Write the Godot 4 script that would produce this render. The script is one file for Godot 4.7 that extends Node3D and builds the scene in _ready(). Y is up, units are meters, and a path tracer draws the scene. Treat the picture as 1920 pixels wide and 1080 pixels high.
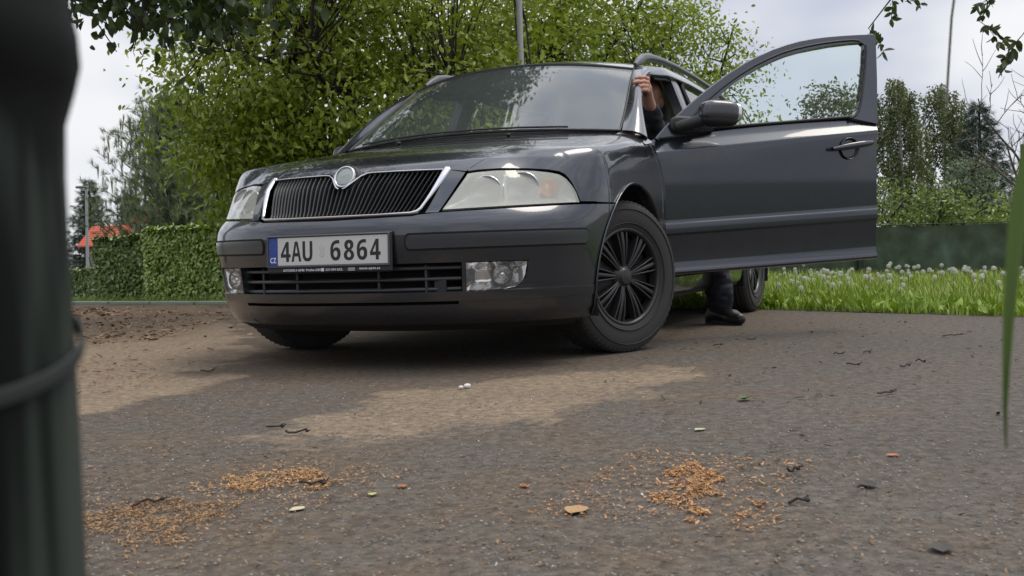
extends Node3D
# A dark grey estate car stands on a dusty yard with its driver's door open; hedge, trees and a fence behind it.
# World axes: x towards the car's left, y up, z towards the car's nose; the origin lies on the ground under the front axle.

class MB:
	var v := PackedVector3Array()
	var n := PackedVector3Array()
	var uv := PackedVector2Array()
	var ix := PackedInt32Array()
	func vert(p: Vector3, nn: Vector3, u := Vector2.ZERO) -> int:
		v.append(p); n.append(nn); uv.append(u)
		return v.size() - 1
	func tri(a: int, b: int, c: int) -> void:
		var g := (v[b] - v[a]).cross(v[c] - v[a])
		if g.length_squared() < 1e-16:
			return
		ix.append(a)
		if g.dot(n[a] + n[b] + n[c]) > 0.0:
			ix.append(c); ix.append(b)
		else:
			ix.append(b); ix.append(c)
	func quad_flat(a: Vector3, b: Vector3, c: Vector3, d: Vector3, nn: Vector3) -> void:
		var i := vert(a, nn, Vector2(0, 0)); vert(b, nn, Vector2(1, 0)); vert(c, nn, Vector2(1, 1)); vert(d, nn, Vector2(0, 1))
		tri(i, i + 1, i + 2); tri(i, i + 2, i + 3)
	# rows of points; normals from neighbours, turned away from the point "inside"
	func grid(g: Array, inside: Vector3, rim := 0.0, wrap := false) -> void:
		var R := g.size()
		var K: int = g[0].size()
		var nn := []
		var sum := 0.0
		for i in R:
			var row := PackedVector3Array()
			for j in K:
				var jl := j - 1
				var jr := j + 1
				if wrap:
					if jl < 0: jl = K - 2
					if jr > K - 1: jr = 1
				else:
					jl = maxi(jl, 0); jr = mini(jr, K - 1)
				var du: Vector3 = g[i][jr] - g[i][jl]
				var dw: Vector3 = g[mini(i + 1, R - 1)][j] - g[maxi(i - 1, 0)][j]
				var q := du.cross(dw)
				if q.length_squared() < 1e-18:
					var i2 := 1 if i == 0 else R - 2
					q = (g[i2][jr] - g[i2][jl]).cross(dw)
				q = q.normalized()
				sum += q.dot((g[i][j] - inside).normalized())
				row.append(q)
			nn.append(row)
		var sg := 1.0 if sum >= 0.0 else -1.0
		var base := v.size()
		for i in R:
			for j in K:
				vert(g[i][j], nn[i][j] * sg, Vector2(float(j) / (K - 1), float(i) / (R - 1)))
		for i in R - 1:
			for j in K - 1:
				var a := base + i * K + j
				tri(a, a + 1, a + K + 1); tri(a, a + K + 1, a + K)
		if rim > 0.0:
			var loop := []
			for j in K: loop.append([0, j])
			for i in range(1, R): loop.append([i, K - 1])
			for j in range(K - 2, -1, -1): loop.append([R - 1, j])
			for i in range(R - 2, -1, -1): loop.append([i, 0])
			var mid: Vector3 = g[R / 2][K / 2]
			for k in loop.size() - 1:
				var a: Vector3 = g[loop[k][0]][loop[k][1]]
				var b: Vector3 = g[loop[k + 1][0]][loop[k + 1][1]]
				var na: Vector3 = nn[loop[k][0]][loop[k][1]] * sg
				var nb: Vector3 = nn[loop[k + 1][0]][loop[k + 1][1]] * sg
				var fl := (b - a).cross(na + nb).normalized()
				if fl.dot((a + b) * 0.5 - mid) < 0.0: fl = -fl
				quad_flat(a, b, b - nb * rim, a - na * rim, fl)
	func tube(path: Array, rad, seg := 8, caps := true) -> void:
		var g := []
		var up := Vector3.UP
		for i in path.size():
			var t: Vector3 = (path[mini(i + 1, path.size() - 1)] - path[maxi(i - 1, 0)]).normalized()
			if absf(t.dot(up)) > 0.97: up = Vector3.RIGHT if absf(t.x) < 0.8 else Vector3.BACK
			var a := t.cross(up).normalized()
			var b := t.cross(a)
			up = -b
			var r: float = rad[i] if rad is Array or rad is PackedFloat32Array else rad
			var row := PackedVector3Array()
			for k in seg + 1:
				var th := TAU * k / seg
				row.append(path[i] + (a * cos(th) + b * sin(th)) * r)
			g.append(row)
		var base := v.size()
		for i in g.size():
			for k in seg + 1:
				vert(g[i][k], (g[i][k] - path[i]).normalized(), Vector2(float(k) / seg, float(i)))
		for i in g.size() - 1:
			for k in seg:
				var a := base + i * (seg + 1) + k
				tri(a, a + 1, a + seg + 2); tri(a, a + seg + 2, a + seg + 1)
		if caps:
			for e in [0, g.size() - 1]:
				var nrm: Vector3 = (path[0] - path[1]).normalized() if e == 0 else (path[e] - path[e - 1]).normalized()
				var c := vert(path[e], nrm)
				var f := v.size()
				for k in seg + 1: vert(g[e][k], nrm)
				for k in seg: tri(c, f + k, f + k + 1)
	# profile of (radius, along); smooth; axis through o with directions ax (along), e1, e2
	func lathe(prof: Array, o: Vector3, ax: Vector3, seg := 32, sharp := false) -> void:
		var e1 := ax.cross(Vector3.UP)
		if e1.length() < 0.1: e1 = ax.cross(Vector3.RIGHT)
		e1 = e1.normalized()
		var e2 := ax.cross(e1).normalized()
		var P := prof.size()
		for i in P - 1:
			var p0: Vector2 = prof[i]
			var p1: Vector2 = prof[i + 1]
			var base := v.size()
			for w in 2:
				var q: Vector2 = p1 if w else p0
				var t: Vector2
				if sharp: t = p1 - p0
				elif w: t = (prof[mini(i + 2, P - 1)] - p0)
				else: t = (p1 - prof[maxi(i - 1, 0)])
				var nr := Vector2(t.y, -t.x).normalized()
				for k in seg + 1:
					var th := TAU * k / seg
					var d := e1 * cos(th) + e2 * sin(th)
					vert(o + d * q.x + ax * q.y, (d * nr.x + ax * nr.y).normalized(), Vector2(float(k) / seg, float(i + w) / (P - 1)))
			for k in seg:
				var a := base + k
				tri(a, a + 1, a + seg + 2); tri(a, a + seg + 2, a + seg + 1)
	# chamfered box
	func box(c: Vector3, size: Vector3, bev := 0.004, bs := Basis()) -> void:
		var h := size * 0.5
		var b := minf(bev, minf(h.x, minf(h.y, h.z)) * 0.9)
		for ax in 3:
			for s in [-1.0, 1.0]:
				var u := (ax + 1) % 3
				var w := (ax + 2) % 3
				var pts := []
				for q in [[-1, -1], [1, -1], [1, 1], [-1, 1]]:
					var p := Vector3.ZERO
					p[ax] = s * h[ax]; p[u] = q[0] * (h[u] - b); p[w] = q[1] * (h[w] - b)
					pts.append(c + bs * p)
				var nn := Vector3.ZERO
				nn[ax] = s
				quad_flat(pts[0], pts[1], pts[2], pts[3], bs * nn)
				if b <= 0.0: continue
				for s2 in [-1.0, 1.0]:
					var p1 := Vector3.ZERO; var p2 := Vector3.ZERO; var p3 := Vector3.ZERO; var p4 := Vector3.ZERO
					p1[ax] = s * h[ax]; p1[u] = s2 * (h[u] - b); p1[w] = -(h[w] - b)
					p2 = p1; p2[w] = h[w] - b
					p3[ax] = s * (h[ax] - b); p3[u] = s2 * h[u]; p3[w] = h[w] - b
					p4 = p3; p4[w] = -(h[w] - b)
					var n2 := Vector3.ZERO
					n2[ax] = s; n2[u] = s2
					quad_flat(c + bs * p1, c + bs * p2, c + bs * p3, c + bs * p4, (bs * n2).normalized())
		if b > 0.0:
			for sx in [-1.0, 1.0]:
				for sy in [-1.0, 1.0]:
					for sz in [-1.0, 1.0]:
						var nn := (bs * Vector3(sx, sy, sz)).normalized()
						var i := vert(c + bs * Vector3(sx * h.x, sy * (h.y - b), sz * (h.z - b)), nn)
						vert(c + bs * Vector3(sx * (h.x - b), sy * h.y, sz * (h.z - b)), nn)
						vert(c + bs * Vector3(sx * (h.x - b), sy * (h.y - b), sz * h.z), nn)
						tri(i, i + 1, i + 2)
	# superellipsoid
	func blob(c: Vector3, r: Vector3, e := 1.0, bs := Basis(), seg := 24, rings := 14) -> void:
		var g := []
		for i in rings + 1:
			var ph := -PI / 2 + PI * i / rings
			var row := PackedVector3Array()
			for k in seg + 1:
				var th := TAU * k / seg
				var f := func(x: float) -> float: return signf(x) * pow(absf(x), e)
				row.append(c + bs * (r * Vector3(f.call(cos(ph)) * f.call(cos(th)), f.call(sin(ph)), f.call(cos(ph)) * f.call(sin(th)))))
			g.append(row)
		grid(g, c, 0.0, true)
	# flat polygon in a plane with thickness: o + e1*x + e2*y, thick along e3
	func plate(poly: PackedVector2Array, o: Vector3, e1: Vector3, e2: Vector3, thick: float) -> void:
		var e3 := e1.cross(e2).normalized()
		var t := Geometry2D.triangulate_polygon(poly)
		for side in [1.0, -1.0]:
			var base := v.size()
			for p in poly: vert(o + e1 * p.x + e2 * p.y + e3 * thick * 0.5 * side, e3 * side, p)
			for k in range(0, t.size(), 3): tri(base + t[k], base + t[k + 1], base + t[k + 2])
		var ccw := not Geometry2D.is_polygon_clockwise(poly)
		for k in poly.size():
			var a := poly[k]
			var b := poly[(k + 1) % poly.size()]
			var d := (b - a).normalized()
			var o2 := Vector2(d.y, -d.x) * (1.0 if ccw else -1.0)
			quad_flat(o + e1 * a.x + e2 * a.y + e3 * thick * 0.5, o + e1 * b.x + e2 * b.y + e3 * thick * 0.5, o + e1 * b.x + e2 * b.y - e3 * thick * 0.5, o + e1 * a.x + e2 * a.y - e3 * thick * 0.5, e1 * o2.x + e2 * o2.y)
	func flip_x() -> MB:
		var m := MB.new()
		m.uv = uv
		for p in v: m.v.append(Vector3(-p.x, p.y, p.z))
		for p in n: m.n.append(Vector3(-p.x, p.y, p.z))
		for k in range(0, ix.size(), 3):
			m.ix.append(ix[k]); m.ix.append(ix[k + 2]); m.ix.append(ix[k + 1])
		return m
	func join(o: MB, tf := Transform3D()) -> void:
		var base := v.size()
		var nb := tf.basis.inverse().transposed()
		for k in o.v.size(): vert(tf * o.v[k], (nb * o.n[k]).normalized(), o.uv[k])
		for k in o.ix: ix.append(base + k)
	func mesh() -> ArrayMesh:
		var a := []
		a.resize(Mesh.ARRAY_MAX)
		a[Mesh.ARRAY_VERTEX] = v; a[Mesh.ARRAY_NORMAL] = n; a[Mesh.ARRAY_TEX_UV] = uv; a[Mesh.ARRAY_INDEX] = ix
		var m := ArrayMesh.new()
		m.add_surface_from_arrays(Mesh.PRIMITIVE_TRIANGLES, a)
		return m

var M := {}
var rng := RandomNumberGenerator.new()

func put(parent: Node, called: String, mb, mat: Material) -> MeshInstance3D:
	var o := MeshInstance3D.new()
	o.name = called
	o.mesh = mb.mesh() if mb is MB else mb
	o.material_override = mat
	parent.add_child(o, true)
	return o

func thing(called: String, label: String, category: String, at := Vector3.ZERO, group := "") -> Node3D:
	var o := Node3D.new()
	o.name = called
	add_child(o, true)
	o.position = at
	tag(o, label, category, group)
	return o

func tag(o: Node, label: String, category: String, group := "", kind := "") -> void:
	o.set_meta("label", label)
	if category: o.set_meta("category", category)
	if group: o.set_meta("group", group)
	if kind: o.set_meta("kind", kind)

func node(parent: Node, called: String) -> Node3D:
	var o := Node3D.new()
	o.name = called
	parent.add_child(o, true)
	return o

func std(col: Color, rough := 0.6, metal := 0.0) -> StandardMaterial3D:
	var m := StandardMaterial3D.new()
	m.albedo_color = Color(col.r, col.g, col.b).linear_to_srgb()
	m.roughness = rough
	m.metallic = metal
	return m

func lerp_tab(x: float, X: Array, Y: Array) -> float:
	if x <= X[0]: return Y[0]
	for i in range(1, X.size()):
		if x <= X[i]:
			return lerpf(Y[i - 1], Y[i], (x - X[i - 1]) / (X[i] - X[i - 1]))
	return Y[Y.size() - 1]

func spline(P: Array, t: float):
	# Catmull-Rom through P at t in 0 .. P.size() - 1
	var i := clampi(int(floor(t)), 0, P.size() - 2)
	var f := t - i
	var p1 = P[i]
	var p2 = P[i + 1]
	var p0 = P[i - 1] if i > 0 else p1 * 2.0 - p2
	var p3 = P[i + 2] if i + 2 < P.size() else p2 * 2.0 - p1
	return (p1 * 2.0 + (p2 - p0) * f + (p0 * 2.0 - p1 * 5.0 + p2 * 4.0 - p3) * f * f + (p1 * 3.0 - p0 - p2 * 3.0 + p3) * f * f * f) * 0.5

func resample(P: Array, k: int) -> PackedVector3Array:
	# k points evenly spaced along the smooth curve through P
	var fine := []
	var L := [0.0]
	var N := P.size() * 12
	for i in N + 1:
		fine.append(spline(P, float(i) / N * (P.size() - 1)))
		if i > 0: L.append(L[i - 1] + fine[i].distance_to(fine[i - 1]))
	var out := PackedVector3Array()
	var at := 0
	for i in k:
		var want: float = L[N] * i / (k - 1)
		while at < N - 1 and L[at + 1] < want: at += 1
		var span: float = maxf(L[at + 1] - L[at], 1e-9)
		out.append(fine[at].lerp(fine[at + 1], clampf((want - L[at]) / span, 0.0, 1.0)))
	return out

func _ready() -> void:
	# ---- camera
	var cam := Camera3D.new()
	cam.name = "camera"
	add_child(cam)
	var yaw := deg_to_rad(24.31543)
	var pitch := deg_to_rad(-2.10699)
	var roll := deg_to_rad(-1.76554)
	var f := Vector3(-sin(yaw) * cos(pitch), sin(pitch), -cos(yaw) * cos(pitch))
	var r0 := Vector3(cos(yaw), 0, -sin(yaw))
	var u0 := r0.cross(f)
	var r := r0 * cos(roll) + u0 * sin(roll)
	var u := u0 * cos(roll) - r0 * sin(roll)
	cam.transform = Transform3D(Basis(r, u, -f), Vector3(2.24735, 0.44512, 4.28418))
	cam.fov = 29.99
	cam.near = 0.02
	cam.far = 600.0
	var at := CameraAttributesPhysical.new()
	at.frustum_focal_length = 44.8
	at.frustum_focus_distance = 4.6
	at.exposure_aperture = 16.0
	at.frustum_near = 0.02
	at.frustum_far = 600.0
	cam.attributes = at
	cam.current = true
	# ---- sky: thin bright overcast
	var env := Environment.new()
	env.background_mode = Environment.BG_SKY
	var sky := Sky.new()
	sky.sky_material = make_sky()
	env.sky = sky
	env.tonemap_mode = Environment.TONE_MAPPER_LINEAR
	env.tonemap_exposure = 1.16
	env.background_energy_multiplier = 1.0
	env.sdfgi_enabled = true
	env.ssao_enabled = true
	env.ssil_enabled = true
	var we := WorldEnvironment.new()
	we.environment = env
	add_child(we)
	var sun := DirectionalLight3D.new()
	sun.light_energy = 0.5
	sun.light_color = Color(1.0, 0.96, 0.90)
	sun.light_angular_distance = 28.0
	sun.shadow_enabled = true
	add_child(sun)
	sun.look_at_from_position(Vector3(2.9, 9.0, -3.3), Vector3.ZERO)
	build_ground()
	build_car()
	build_person()
	build_backdrop()
	build_trees()
	build_verge()
	build_litter()
	build_grit()
	build_foreground()

func make_sky() -> PanoramaSkyMaterial:
	var W := 1024
	var H := 512
	var fn := FastNoiseLite.new()
	fn.seed = 11; fn.frequency = 3.0; fn.fractal_octaves = 5; fn.noise_type = FastNoiseLite.TYPE_SIMPLEX_SMOOTH
	var img := Image.create(W, H, false, Image.FORMAT_RGBF)
	for j in H:
		var el := (0.5 - (j + 0.5) / H) * PI
		for i in W:
			var az := (i + 0.5) / W * TAU
			var d := Vector3(cos(az) * cos(el), sin(el) * 2.4, sin(az) * cos(el))
			var c := fn.get_noise_3dv(d) * 0.5 + 0.5
			c = smoothstep(0.28, 0.70, c)
			var col := Color(0.47, 0.505, 0.61).lerp(Color(0.80, 0.81, 0.83), c)
			var hz := exp(-pow(maxf(el, 0.0) / 0.16, 2.0))
			col = col.lerp(Color(0.68, 0.70, 0.74), 0.30 * hz)
			# overcast skies are brighter overhead than at the horizon
			col *= 1.0 + 0.9 * smoothstep(0.12, 1.2, el)
			if el < 0: col = Color(0.20, 0.19, 0.17)
			img.set_pixel(i, j, col)
	var m := PanoramaSkyMaterial.new()
	m.panorama = ImageTexture.create_from_image(img)
	return m


# ---------------------------------------------------------------- the car's body surface
var PQ := []        # plan outline, one side: points (x, z) from the middle of the nose round to the middle of the tail
var PN := []
var PS := []
const FY := [0.12, 0.15, 0.19, 0.22, 0.27, 0.33, 0.40, 0.45, 0.50, 0.545, 0.575, 0.60, 0.65, 0.70, 0.745, 0.80, 0.86, 0.95, 1.05]
const FD := [0.16, 0.11, 0.060, 0.042, 0.028, 0.02, 0.012, 0.004, 0.0, 0.004, 0.02, 0.045, 0.075, 0.105, 0.145, 0.20, 0.30, 0.55, 1.0]
const SY := [0.12, 0.15, 0.22, 0.30, 0.45, 0.58, 0.66, 0.75, 0.82, 0.88, 0.92, 0.95, 0.98, 1.03, 1.1]
const SD := [0.09, 0.07, 0.035, 0.02, 0.008, 0.0, 0.0, 0.010, 0.024, 0.045, 0.075, 0.11, 0.16, 0.30, 0.6]
const CAR_IN := Vector3(0, 0.55, -1.0)

func make_plan() -> void:
	var P := [Vector2(0, 0.945), Vector2(0.13, 0.942), Vector2(0.26, 0.930), Vector2(0.40, 0.890), Vector2(0.52, 0.833), Vector2(0.63, 0.765), Vector2(0.72, 0.69), Vector2(0.795, 0.59), Vector2(0.848, 0.46), Vector2(0.878, 0.31), Vector2(0.887, 0.10), Vector2(0.889, -0.15), Vector2(0.890, -0.45), Vector2(0.890, -1.2), Vector2(0.888, -2.0), Vector2(0.880, -2.6), Vector2(0.862, -3.0), Vector2(0.825, -3.3), Vector2(0.74, -3.50), Vector2(0.55, -3.60), Vector2(0.28, -3.64), Vector2(0.0, -3.65)]
	var N := 640
	for i in N + 1:
		PQ.append(spline(P, float(i) / N * (P.size() - 1)))
		PS.append(0.0 if i == 0 else PS[i - 1] + PQ[i].distance_to(PQ[i - 1]))
	for i in N + 1:
		var t: Vector2 = PQ[mini(i + 1, N)] - PQ[maxi(i - 1, 0)]
		if i == 0: t = Vector2(1, 0)
		PN.append(Vector2(-t.y, t.x).normalized())

func plan_at(s: float) -> Array:
	var lo := 0
	var hi := PS.size() - 1
	while hi - lo > 1:
		var m := (lo + hi) / 2
		if PS[m] <= s: lo = m
		else: hi = m
	var f: float = clampf((s - PS[lo]) / (PS[hi] - PS[lo]), 0.0, 1.0)
	return [PQ[lo].lerp(PQ[hi], f), PN[lo].lerp(PN[hi], f).normalized()]

func s_of_z(z: float) -> float:
	for i in PQ.size():
		if PQ[i].y <= z: return PS[i]
	return PS[PS.size() - 1]

func inset(y: float, s: float) -> float:
	var w := clampf((s - 0.75) / 0.45, 0.0, 1.0)
	w = w * w * (3.0 - 2.0 * w)
	return lerpf(lerp_tab(y, FY, FD), lerp_tab(y, SY, SD), w)

func hood_y(x: float, z: float) -> float:
	var yc := lerp_tab(-z, [-0.95, -0.88, -0.83, -0.75, -0.6, -0.4, -0.1, 0.18, 0.45, 0.8], [0.66, 0.722, 0.755, 0.792, 0.832, 0.870, 0.918, 0.962, 0.992, 1.02])
	return yc - 0.036 * pow(absf(x) / 0.72, 2.0) - 0.012 * exp(-pow((absf(x) - 0.40) / 0.05, 2.0) * 0.5) * 0.0

func smin(a: float, b: float, k: float) -> float:
	var h := maxf(k - absf(a - b), 0.0) / k
	return minf(a, b) - h * h * k * 0.25

# the profile curve over plan parameter s: bottom to as far in as dmax
func profile(s: float, y0: float, dmax: float, k: int, out := 0.0) -> PackedVector3Array:
	var pn := plan_at(s)
	var pts := []
	var y := 0.40
	while y < 1.06:
		var d := inset(y, s)
		var xz: Vector2 = pn[0] - pn[1] * d
		var yy := smin(y, hood_y(xz.x, xz.y), 0.07)
		if d <= dmax or pts.is_empty(): pts.append(Vector3(xz.x, yy, xz.y))
		else:
			var q: Vector2 = pn[0] - pn[1] * dmax
			pts.append(Vector3(q.x, top_y(q.x, q.y), q.y))
			break
		y += 0.008
	var cut := []
	for i in pts.size():
		if pts[i].y >= y0:
			if cut.is_empty() and i > 0:
				var f: float = (y0 - pts[i - 1].y) / maxf(pts[i].y - pts[i - 1].y, 1e-6)
				cut.append(pts[i - 1].lerp(pts[i], clampf(f, 0, 1)))
			cut.append(pts[i])
	if cut.size() < 2: cut = [pts[pts.size() - 2], pts[pts.size() - 1]]
	var L := [0.0]
	for i in range(1, cut.size()): L.append(L[i - 1] + cut[i].distance_to(cut[i - 1]))
	var res := PackedVector3Array()
	var at := 0
	for i in k:
		var want: float = L[L.size() - 1] * i / (k - 1)
		while at < cut.size() - 2 and L[at + 1] < want: at += 1
		res.append(cut[at].lerp(cut[at + 1], clampf((want - L[at]) / maxf(L[at + 1] - L[at], 1e-9), 0, 1)))
	return res

# the point of the nose or flank at plan parameter s and height y, moved outwards by out
func surf(s: float, y: float, out := 0.0) -> Vector3:
	var pn := plan_at(s)
	var d := inset(y, s)
	if y > 0.62 and s < 1.9:
		var a := y
		var b := y + 0.07
		for i in 12:
			var m := (a + b) * 0.5
			var dm := inset(m, s)
			var q: Vector2 = pn[0] - pn[1] * dm
			if smin(m, hood_y(q.x, q.y), 0.07) < y: a = m
			else: b = m
		d = inset(a, s)
	var xz: Vector2 = pn[0] - pn[1] * (d - out)
	return Vector3(xz.x, y, xz.y)

func surf_n(s: float, y: float) -> Vector3:
	var a := surf(s + 0.01, y) - surf(s - 0.01, y)
	var b := surf(s, y + 0.01) - surf(s, y - 0.01)
	var q := a.cross(b).normalized()
	return q if q.dot(surf(s, y) - CAR_IN) > 0 else -q

# a patch of it: fs(u, v) gives s, fy(u, v) gives y
func patch(mb: MB, nu: int, nv: int, fsy: Callable, out := 0.0, rim := 0.012) -> void:
	var g := []
	for i in nv + 1:
		var row := PackedVector3Array()
		for j in nu + 1:
			var q: Vector2 = fsy.call(float(j) / nu, float(i) / nv)
			row.append(surf(q.x, q.y, out))
		g.append(row)
	mb.grid(g, CAR_IN, rim)

func both(parent: Node, called: String, mb: MB, mat: Material) -> void:
	put(parent, called, mb, mat)
	put(parent, called, mb.flip_x(), mat)

func arch_s(y: float) -> float:
	return s_of_z(sqrt(maxf(0.16 - pow(y - 0.30, 2.0), 0.0001)))

func bumper_top(s: float) -> float:
	return lerp_tab(s, [0.0, 0.345, 0.36, 0.43, 1.022, 1.3], [0.566, 0.572, 0.577, 0.582, 0.603, 0.608])

func make_paint() -> void:
	var m := std(Color(0.042, 0.046, 0.056), 0.33, 0.75)
	m.clearcoat_enabled = true
	m.clearcoat = 1.0
	m.clearcoat_roughness = 0.035
	# dust film and faint flake: roughness varies finely
	var nt := NoiseTexture2D.new()
	var fn := FastNoiseLite.new()
	fn.seed = 5; fn.frequency = 0.012; fn.fractal_octaves = 5
	nt.noise = fn; nt.width = 512; nt.height = 512; nt.seamless = true
	var rp := Gradient.new()
	rp.colors = PackedColorArray([Color(0.75, 0.75, 0.75), Color(1, 1, 1)])
	nt.color_ramp = rp
	m.roughness_texture = nt
	m.uv1_triplanar = true
	m.uv1_scale = Vector3(1.3, 1.3, 1.3)
	M.paint = m
	M.black = std(Color(0.012, 0.012, 0.013), 0.55)
	M.satin = std(Color(0.022, 0.023, 0.025), 0.38)
	M.trim = std(Color(0.028, 0.031, 0.037), 0.30)
	M.trim.clearcoat_enabled = true
	M.trim.clearcoat = 0.6
	M.trim.clearcoat_roughness = 0.12
	M.rubber = std(Color(0.032, 0.030, 0.029), 0.82)
	M.cover = std(Color(0.022, 0.022, 0.023), 0.33)
	M.liner = std(Color(0.006, 0.006, 0.006), 0.9)
	M.chrome = std(Color(0.60, 0.60, 0.62), 0.14, 1.0)
	M.reflector = std(Color(0.70, 0.70, 0.69), 0.14, 0.9)
	M.housing = std(Color(0.42, 0.43, 0.41), 0.33, 0.35)
	M.amber = std(Color(0.85, 0.36, 0.05), 0.2)
	M.rail = std(Color(0.10, 0.105, 0.11), 0.35, 0.5)
	M.amber_mirror = std(Color(0.80, 0.42, 0.12), 0.22, 0.8)
	M.cloth = std(Color(0.03, 0.03, 0.033), 0.9)
	M.beige = std(Color(0.33, 0.31, 0.27), 0.85)
	var g := std(Color(0.64, 0.645, 0.575), 0.03)
	g.transparency = BaseMaterial3D.TRANSPARENCY_ALPHA
	g.albedo_color.a = 0.42
	M.lens = g
	var g1 := std(Color(0.80, 0.82, 0.82), 0.03)
	g1.transparency = BaseMaterial3D.TRANSPARENCY_ALPHA
	g1.albedo_color.a = 0.05
	M.clear = g1
	var g2 := std(Color(0.25, 0.30, 0.28), 0.02)
	g2.transparency = BaseMaterial3D.TRANSPARENCY_ALPHA
	g2.albedo_color.a = 0.10
	g2.metallic_specular = 0.70
	M.glass = g2
	var g3 := std(Color(0.93, 1.0, 0.962), 0.0)
	g3.refraction_enabled = true
	g3.refraction_scale = 0.02
	g3.albedo_color.a = 0.0
	M.green_glass = g3

func build_car() -> void:
	make_plan()
	make_paint()
	var car := thing("estate_car", "dark grey estate car with its driver's door standing open", "car")
	# ---- bonnet
	var mb := MB.new()
	var g := []
	var front := []
	var J := 56
	for j in range(-J, J + 1):
		var u := absf(j) / float(J)
		var s := 0.548 * u
		var y := lerp_tab(s, [0.0, 0.02, 0.04, 0.06, 0.08, 0.10, 0.44, 0.548], [0.694, 0.698, 0.715, 0.736, 0.748, 0.752, 0.750, 0.737])
		var p := surf(s, y)
		p.x *= signf(j) if j != 0 else 0.0
		front.append(p)
	shut_front = front[2 * J]
	for i in 29:
		var t := pow(float(i) / 28.0, 1.35)
		var row := PackedVector3Array()
		for j in range(-J, J + 1):
			var u := absf(j) / float(J)
			var f: Vector3 = front[j + J]
			var bx := 0.715 * u
			var bz := -0.15 - 0.21 * u * u
			var x := lerpf(absf(f.x), bx, t) + 0.055 * sin(PI * t) * u
			var z := lerpf(f.z, bz, t)
			row.append(Vector3(x * signf(j), top_y(x, z) if i > 0 else f.y, z))
		g.append(row)
	mb.grid(g, CAR_IN, 0.015)
	var bonnet := put(car, "bonnet", mb, M.paint)
	# the tongues of the bonnet between grille and headlights
	for sx in [1, -1]:
		mb = MB.new()
		patch(mb, 6, 10, func(u, v): return Vector2(lerpf(lerpf(0.385, 0.475, v), lerpf(0.434, 0.543, v), u), lerpf(0.584, lerpf(0.744, 0.732, u), v)))
		put(bonnet, "bonnet_tongue", mb if sx > 0 else mb.flip_x(), M.paint)
	# ---- bumper
	mb = MB.new()
	patch(mb, 60, 6, func(u, v):
		var s: float = u * arch_s(0.512 + 0.095 * v)
		return Vector2(s, lerpf(0.506, bumper_top(s), v)), 0.0, 0.010)
	patch(mb, 60, 6, func(u, v):
		var y := lerpf(0.402, 0.506, v)
		return Vector2(u * arch_s(y), y), 0.0, 0.0)
	patch(mb, 2, 6, func(u, v): return Vector2(lerpf(0.515, 0.528, u), lerpf(0.296, 0.402, v)), 0.0, 0.05)
	patch(mb, 24, 8, func(u, v):
		var y := lerpf(0.296, 0.402, v)
		return Vector2(lerpf(fog_out(y), arch_s(y), u), y), 0.0, 0.05)
	patch(mb, 60, 3, func(u, v):
		var y := lerpf(0.262, 0.296, v)
		return Vector2(u * arch_s(y), y), 0.003, 0.03)
	patch(mb, 30, 6, func(u, v):
		var y := lerpf(0.175, 0.2615, v)
		return Vector2(lerpf(0.50, arch_s(y), u), y), 0.0, 0.02)
	patch(mb, 24, 3, func(u, v): return Vector2(0.50 * u, lerpf(0.175, 0.250, v)), 0.0, 0.03)
	var bm := MB.new()
	bm.join(mb); bm.join(mb.flip_x())
	var bumper := put(car, "bumper", bm, M.paint)
	mb = MB.new()
	patch(mb, 40, 4, func(u, v):
		u = 0.5 - 0.5 * cos(PI * u)
		var s := lerpf(0.315, 1.045, u)
		var e := minf(minf(u / 0.022, (1.0 - u) / 0.03), 1.0)
		var q := 0.022 * sqrt(maxf(1.0 - pow(1.0 - e, 2.0), 0.0)) + 0.003
		return Vector2(s, 0.479 + (v - 0.5) * 2.0 * q + 0.004 * u), 0.005, 0.008)
	both(bumper, "rubbing_strip", mb, M.trim)
	mb = MB.new()
	patch(mb, 40, 4, func(u, v):
		u = 0.5 - 0.5 * cos(PI * u)
		var s := lerpf(0.309, 1.051, u)
		var e := minf(minf(u / 0.022, (1.0 - u) / 0.03), 1.0)
		var q := 0.0285 * sqrt(maxf(1.0 - pow(1.0 - e, 2.0), 0.0)) + 0.004
		return Vector2(s, 0.479 + (v - 0.5) * 2.0 * q + 0.004 * u), 0.0015, 0.0)
	both(bumper, "strip_groove", mb, M.liner)
	# inner liner behind the openings
	mb = MB.new()
	for r in [[0.17, 0.42, 0.0, 0.52, -0.10], [0.55, 0.80, 0.0, 0.50, -0.10]]:
		patch(mb, 20, 5, func(u, v): return Vector2(lerpf(r[2], r[3], u), lerpf(r[0], r[1], v)), r[4], 0.0)
	bm = MB.new()
	bm.join(mb); bm.join(mb.flip_x())
	bm.box(Vector3(0, 0.44, 0.12), Vector3(0.92, 0.44, 0.70), 0.05)
	put(car, "engine_bay", bm, M.liner)
	# under-tray, seen from the front below the bumper
	mb = MB.new()
	var lo := []
	for a in [[0.178, 0.0], [0.150, -0.05], [0.142, -0.16], [0.140, -0.5]]:
		var row := PackedVector3Array()
		for j in range(-20, 21):
			var s: float = absf(j) / 20.0 * 1.08
			var p := surf(s, 0.178, a[1])
			p.y = a[0]
			if a[1] < -0.3:
				p.z = minf(p.z, 0.40)
				p.x = clampf(p.x, 0.0, 0.6)
			p.x *= signf(j)
			row.append(p)
		lo.append(row)
	mb.grid(lo, Vector3(0, 0.5, 0.3))
	mb.box(Vector3(0, 0.245, -1.3), Vector3(1.30, 0.09, 3.4), 0.03)
	mb.box(Vector3(0, 0.27, -3.1), Vector3(1.30, 0.12, 0.7), 0.03)
	put(car, "underbody", mb, M.liner)
	# lower air intake: bars and struts
	var intake := node(car, "air_intake")
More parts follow.
